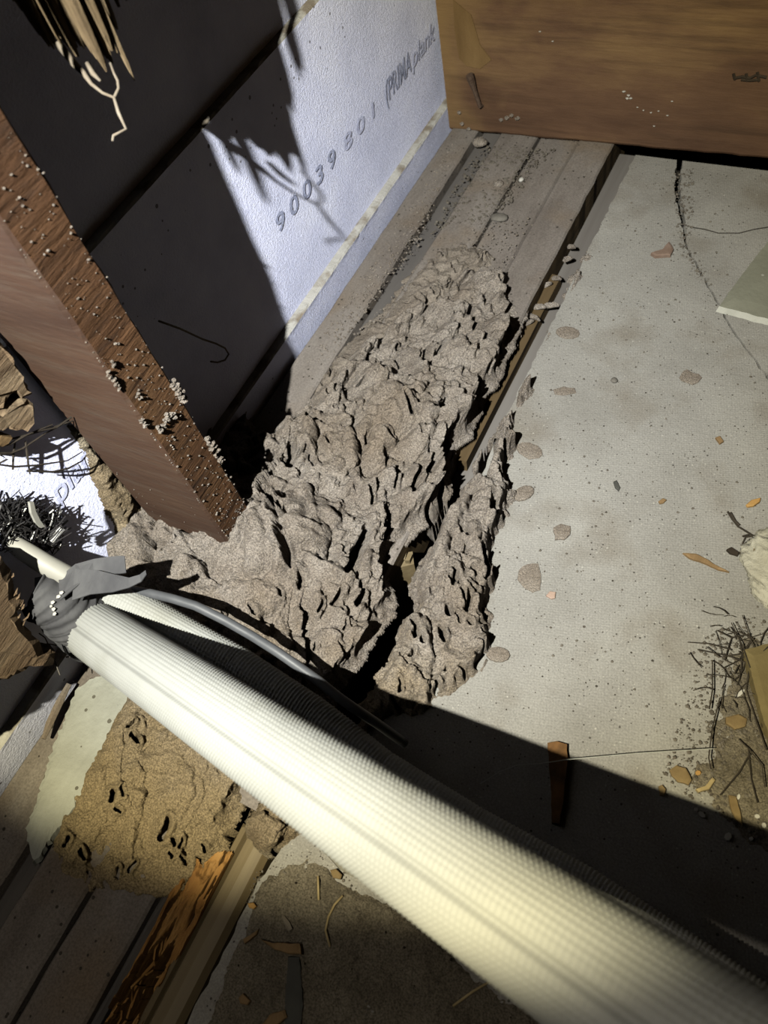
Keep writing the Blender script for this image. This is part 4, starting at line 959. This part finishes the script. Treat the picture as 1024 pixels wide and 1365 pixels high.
flat_piece('leaf', [(968, 956), (985, 952), (996, 958), (994, 968), (980, 972), (968, 964)], .003, .004, 'leafbrown', 'brown leaf on grit left of the tan board scrap', 'leaf', amp=.4, seed=3)
flat_piece('leaf_scrap', [(928, 1052), (940, 1048), (950, 1036), (954, 1040), (946, 1052), (932, 1056)], .003, .005, 'straw', 'pale curled leaf scrap at lower right of concrete', 'leaf scrap', amp=.3)
flat_piece('leaf_scrap', [(972, 1060), (982, 1062), (988, 1085), (990, 1100), (980, 1090), (974, 1075)], .003, .004, 'leafbrown', 'long brown leaf scrap at lower right near the pipe shadow', 'leaf scrap', amp=.5)
for i, (x, y, rx, ry, lab) in enumerate(((931, 1030, 4, 3.5, None), (936, 1086, 6, 3.5, None), (928, 1079, 3, 3, None), (971, 1115, 6, 5, None), (1002, 1118, 3, 3, None), (1010, 1088, 4, 3, None), (1019, 1100, 4, 3, None), (985, 1062, 4, 2.5, None), (987, 924, 8, 3, None))):
    mt_ = 'leaf' if i == 0 else 'white'
    labs = ('tiny orange flake at lower right of concrete', 'white flake nearest the two brown leaves at lower right', 'small round white flake up left of a longer white one', 'largest white flake at the pipe shadow edge, lower right',
            'little white flake right of the largest, by pipe shadow', 'white flake on grit right of the long brown leaf scrap', 'white flake at the far right edge in dirty grit', 'slim white flake on the grit above the long leaf scrap', 'white flake between the rootlets left of the tan board scrap')
    flat_piece('flake', oval(x, y, rx, ry, 7, i * .7), .003, .002, mt_, labs[i], 'flake', None if i == 0 else 'white flakes in the grit', amp=.6, seed=i)
# bottom: things on the dark concrete
d2 = mud_sheet('dirt_crust', [(905, 1045), (925, 985), (945, 915), (955, 862), (985, 838), (1030, 840), (1100, 900), (1150, 1150), (1060, 1170), (985, 1130), (930, 1085)], .0, .0026, -.003, .0045, .004, [], 'dirt_layer', None, (.1, .3, 0), 720, None, .03, .016, .5)
tag(d2, 'brown dirt crust on the concrete at lower right, under the dark rootlets', 'dirt', kind='stuff')
dl = mud_sheet('dirt_crust', [(338, 1166), (372, 1150), (412, 1136), (440, 1150), (500, 1186), (560, 1214), (640, 1282), (740, 1370), (800, 1440), (520, 1500), (220, 1480), (268, 1350), (318, 1225)], .0, .0026, -.003, .0055, .004, [], 'dirt_layer', None, (-.2, -.1, 0), 700, None, .02, .010, .5)
tag(dl, 'thin crust of brown dirt over the concrete at the bottom, below the pipe', 'dirt', kind='stuff')
flat_piece('cement_patch', [(432, 1135), (442, 1118), (460, 1112), (520, 1150), (580, 1200), (640, 1250), (720, 1310), (770, 1360), (700, 1330), (620, 1275), (560, 1210), (500, 1185), (455, 1160)], 0, .006, 'slab_patch', 'smooth grey cement patch half hidden under the pipe', 'cement patch', amp=.8)
flat_piece('wood_chip', [(346, 1252), (360, 1256), (400, 1258), (402, 1272), (386, 1272), (366, 1266)], .0035, .008, 'chip', 'reddish wood chip on dark concrete at the bottom', 'wood chip', amp=.6, tilt=(.1, 0))
flat_piece('wood_chip', [(324, 1252), (334, 1246), (345, 1238), (342, 1246), (332, 1254), (326, 1258)], .0035, .005, 'chip', 'thin wood chip left of the reddish one', 'wood chip', amp=.4)
flat_piece('wood_chip', [(350, 1365), (360, 1352), (380, 1346), (383, 1356), (372, 1365), (360, 1372)], .0035, .006, 'chip', 'pale wood chip at the bottom edge of the picture', 'wood chip', amp=.4)
flat_piece('wood_chip', [(318, 1330), (324, 1324), (334, 1334), (330, 1340), (320, 1338)], .0035, .005, 'chip', 'little brown wood chip beside the smooth timber strip near the bottom', 'wood chip', amp=.4, seed=4)
flat_piece('wood_chip', [(480, 1131), (486, 1129), (500, 1138), (498, 1141), (484, 1138)], .0065, .004, 'leaf', 'orange wood chip on the cement patch against the pipe', 'wood chip', amp=.3)
flat_piece('wood_chip', [(330, 1204), (338, 1203), (342, 1208), (338, 1212), (332, 1210)], .0035, .004, 'leaf', 'orange wood crumb right of the smooth timber strip', 'wood chip', amp=.3)
flat_piece('wood_chip', [(440, 1160), (448, 1158), (456, 1166), (454, 1172), (444, 1170)], .0035, .004, 'leafbrown', 'tan wood chip at left end of the cement patch', 'wood chip', amp=.5)
flat_piece('slate_strip', [(384, 1276), (399, 1276), (402, 1310), (404, 1340), (400, 1372), (380, 1372), (380, 1330)], .0035, .003, 'slate', 'dark slaty strip lying below the reddish wood chip', 'slate strip', amp=.5)
def straw(pts, label):
    base = pz(*pts[0]); b = MB(); b.tube([pz(*p, .0065) for p in pts], .0016, 5); o = b.build('straw', 'straw', None, base, smooth=True); tag(o, label, 'straw')
straw(((457, 1194), (446, 1206), (438, 1222), (434, 1240), (440, 1262)), 'curved dry straw stalk on dark concrete below cement patch')
straw(((604, 1341), (630, 1322), (664, 1302)), 'straight dry straw stalk on dark concrete at the bottom beside the pipe')
straw(((424, 1168), (425, 1200)), 'short upright-lying straw left of the curved stalk')
b = MB(); p = [pz(*q, .004) for q in ((378, 1222), (384, 1232), (388, 1240))]; b.tube(p, [.002, .004, .003], 5); tag(b.build('straw', 'root', None, p[0]), 'pale short twig above the reddish wood chip', 'twig')
# stake and cobweb at the pipe's shadow
stk = thing('wood_splinter', pz(742, 1040), 'old rust-brown splinter lying at edge of the pipe shadow, tip lit', 'splinter')
b = MB(); P = [pz(*p, .012) for p in raggedline([(730, 990), (742, 988), (756, 992), (757, 1010), (752, 1060), (746, 1098), (736, 1096), (734, 1040)], 5, .8, 8)]; b.prism(P, (0, 0, -.0118)); b.build('splinter', 'stain', stk, pz(742, 1040))
cw = thing('cobweb_thread', pz(700, 1020, .03), 'single pale cobweb thread crossing the pipe shadow', 'cobweb')
b = MB(); b.tube([pz(*p, .03) for p in ((640, 1045), (668, 1028), (690, 1020), (720, 1018), (760, 1012), (850, 1004), (950, 998))], .0006, 4); b.build('thread', 'thread', cw, pz(700, 1020, .03))
# flaking render at the wall foot, lower left
flat_piece('render_flake', [(150, 896), (128, 902), (104, 916), (92, 945), (72, 990), (60, 1030), (46, 1075), (34, 1104), (44, 1150), (100, 1075), (135, 1020), (160, 965), (172, 925)], .0, .009, 'render', 'flaking whitish render strip along the wall foot at lower left', 'render', amp=2.2)
# leaning splinter of timber beside it
b = MB(); q = [pz(*p, .03) for p in ((92, 912), (80, 935), (66, 965), (58, 985))]; b.tube(q, [.004, .006, .006, .003], 6); tag(b.build('wood_splinter', 'plate', None, q[0]), 'brown splinter lying against the whitish render strip', 'splinter')

# pale web of old rootlets under the tape
t = thing('rootlets', pd(115, 880, 1.05), 'pale dusty rootlets like cobweb between broken timber and the thick pipe', 'roots'); RB = pd(115, 880, 1.05); r = random.Random(17)
for pts in (((62, 858), (85, 862), (105, 872), (122, 876), (134, 882)), ((112, 850), (116, 862), (122, 876)), ((122, 856), (120, 866), (117, 874)), ((88, 876), (104, 874), (120, 873)), ((70, 870), (74, 884), (80, 900)), ((52, 844), (60, 850), (66, 862))):
    b = MB(); b.tube([pd(*p, 1.03) for p in pts], .0009, 5); b.build('rootlet', 'pebble', t, RB)
grit('grit', [(895, 230), (925, 225), (922, 330), (950, 380), (940, 385), (905, 335)], 260, lambda x, y: .0006, .001, .0035, 'dirt', 21, 'dark crumbled debris along the top of the concrete crack', 'grit')
